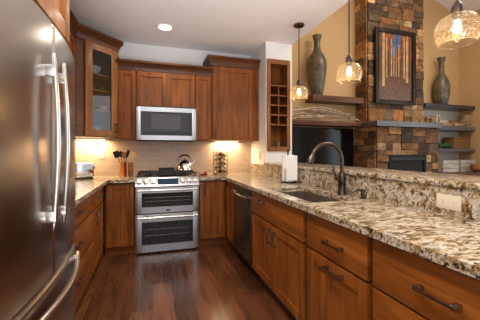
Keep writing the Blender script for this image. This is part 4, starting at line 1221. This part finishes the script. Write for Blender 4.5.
# items: middle shelf
z = 1.8085
t = thing('shadow_box', 'small wooden box frame at the left end of the middle shelf', 'box', (5.94, 4.8, z))
b = B(); b.box(5.86, 6.02, 4.72, 4.90, z, z + 0.02); b.box(5.86, 6.02, 4.72, 4.90, z + 0.18, z + 0.2); b.box(5.86, 5.88, 4.72, 4.90, z + 0.02, z + 0.18); b.box(6.00, 6.02, 4.72, 4.90, z + 0.02, z + 0.18); b.done('frame', M['drift'], t)
B().box(5.88, 6.00, 4.89, 4.90, z + 0.02, z + 0.18).done('back', M['log'], t)
cols = [('whitewash', 'whitewashed'), ('drift', 'tan'), ('log', 'brown')]
for i, (x, w, h, ci) in enumerate(((6.12, 0.035, 0.25, 0), (6.16, 0.03, 0.22, 2), (6.195, 0.03, 0.26, 1))):
    t = thing('book', '%s upright book on the middle shelf right of the box frame' % cols[ci][1], 'book', (x, 4.8, z))
    B().box(x, x + w, 4.72, 4.90, z, z + h, 0.002).done('cover', M[cols[ci][0]], t)
    B().box(x + 0.004, x + w - 0.004, 4.7195, 4.8985, z + h - 0.002, z + h + 0.0005).done('pages', M['white'], t)
for i, (x, L, r, ci) in enumerate(((6.26, 0.36, 0.05, 1), (6.25, 0.36, 0.05, 0), (6.64, 0.38, 0.052, 1), (6.63, 0.36, 0.05, 2))):
    yy = 4.76 if i % 2 == 0 else 4.84
    zz = z + r + (0 if i % 2 == 0 else 0.07)
    lb = ('tan driftwood log lying left of middle on the shelf beside upright books', 'whitewashed driftwood log resting behind the left tan log', 'tan driftwood log lying toward the right end of the middle shelf', 'brown driftwood log resting behind the right tan log')[i]
    tag(B().tube([(x, yy, zz), (x + L * 0.3, yy + 0.004, zz + 0.004), (x + L * 0.7, yy - 0.004, zz), (x + L, yy, zz)], [r * 0.9, r, r * 0.95, r * 0.8], 10).done('driftwood_log', M[cols[ci][0]], origin=(x, yy, z)), lb, 'driftwood')
for i, x in enumerate((7.07, 7.13)):
    tag(B().box(x, x + 0.04, 4.70, 4.88, z, z + (0.30, 0.26)[i], 0.003).done('bookend', M['drift']), ('tan wooden bookend, left of a pair at the shelf right end', 'shorter tan wooden bookend against the side wall')[i], 'bookend')
# lowest shelf
z = 1.3085
for i, x in enumerate((6.255, 6.395, 6.53)):
    b = B(); b.sphere((x, 4.75, z + 0.066), 0.064, 3)
    random.seed(20 + i)
    for v in b.bm.verts: v.co += (v.co - Vector((x, 4.75, z + 0.066))) * random.uniform(-0.09, 0.03)
    tag(b.done('moss_ball', M['green'], smooth=False), ('dark green moss ball, left one nearest the stone', 'dark green moss ball, middle one of the shelf row', 'dark green moss ball right against the wicker basket')[i], 'moss ball', 'moss balls on the lowest shelf')
t = thing('wicker_basket', 'rectangular brown wicker basket on the lowest shelf', 'basket', (6.87, 4.8, z))
b = B(); b.box(6.61, 7.14, 4.69, 4.70 + 0.0, z, z + 0.25); b.box(6.61, 7.14, 4.93, 4.94, z, z + 0.25); b.box(6.61, 6.62, 4.70, 4.93, z, z + 0.25); b.box(7.13, 7.14, 4.70, 4.93, z, z + 0.25); b.box(6.62, 7.13, 4.70, 4.93, z, z + 0.01)
b.done('body', M['wicker'], t)
b = B(); b.tube([(6.61, 4.69, z + 0.25), (7.14, 4.69, z + 0.25), (7.14, 4.94, z + 0.25), (6.61, 4.94, z + 0.25), (6.61, 4.70, z + 0.25)], 0.014, 8); b.done('rim', M['wicker'], t)
# crates on bench
z = 0.7805
for i, (x0, x1, h) in enumerate(((6.16, 6.64, 0.27), (6.70, 7.18, 0.27))):
    t = thing('wooden_crate', ('whitewashed wooden crate beside the stone under the lowest shelf', 'whitewashed wooden crate right of the other one by the side wall')[i], 'crate', ((x0 + x1) / 2, 4.75, z))
    b = B()
    for k_ in range(3):
        q0 = z + k_ * 0.09; q1 = q0 + 0.083
        b.box(x0, x1, 4.60, 4.615, q0, q1); b.box(x0, x1, 4.885, 4.90, q0, q1); b.box(x0, x0 + 0.015, 4.615, 4.885, q0, q1); b.box(x1 - 0.015, x1, 4.615, 4.885, q0, q1)
    b.done('slat_sides', M['whitewash'], t)
    b = B(); b.box(x0 + 0.015, x1 - 0.015, 4.615, 4.885, z, z + 0.012); b.done('bottom', M['whitewash'], t)
    b = B()
    for qx in (x0 + 0.016, x1 - 0.041): b.box(qx, qx + 0.025, 4.6155, 4.64, z + 0.012, z + 0.263); b.box(qx, qx + 0.025, 4.86, 4.8845, z + 0.012, z + 0.263)
    b.done('corner_post', M['log'], t)
lat('brown_bowl', [(0, 0), (0.05, 0), (0.12, 0.06), (0.13, 0.12), (0.115, 0.17), (0.10, 0.17), (0.11, 0.06), (0, 0.02)], (6.92, 4.41, z), M['log'], 'brown rounded bowl in front of the right crate on the bench', 'bowl')
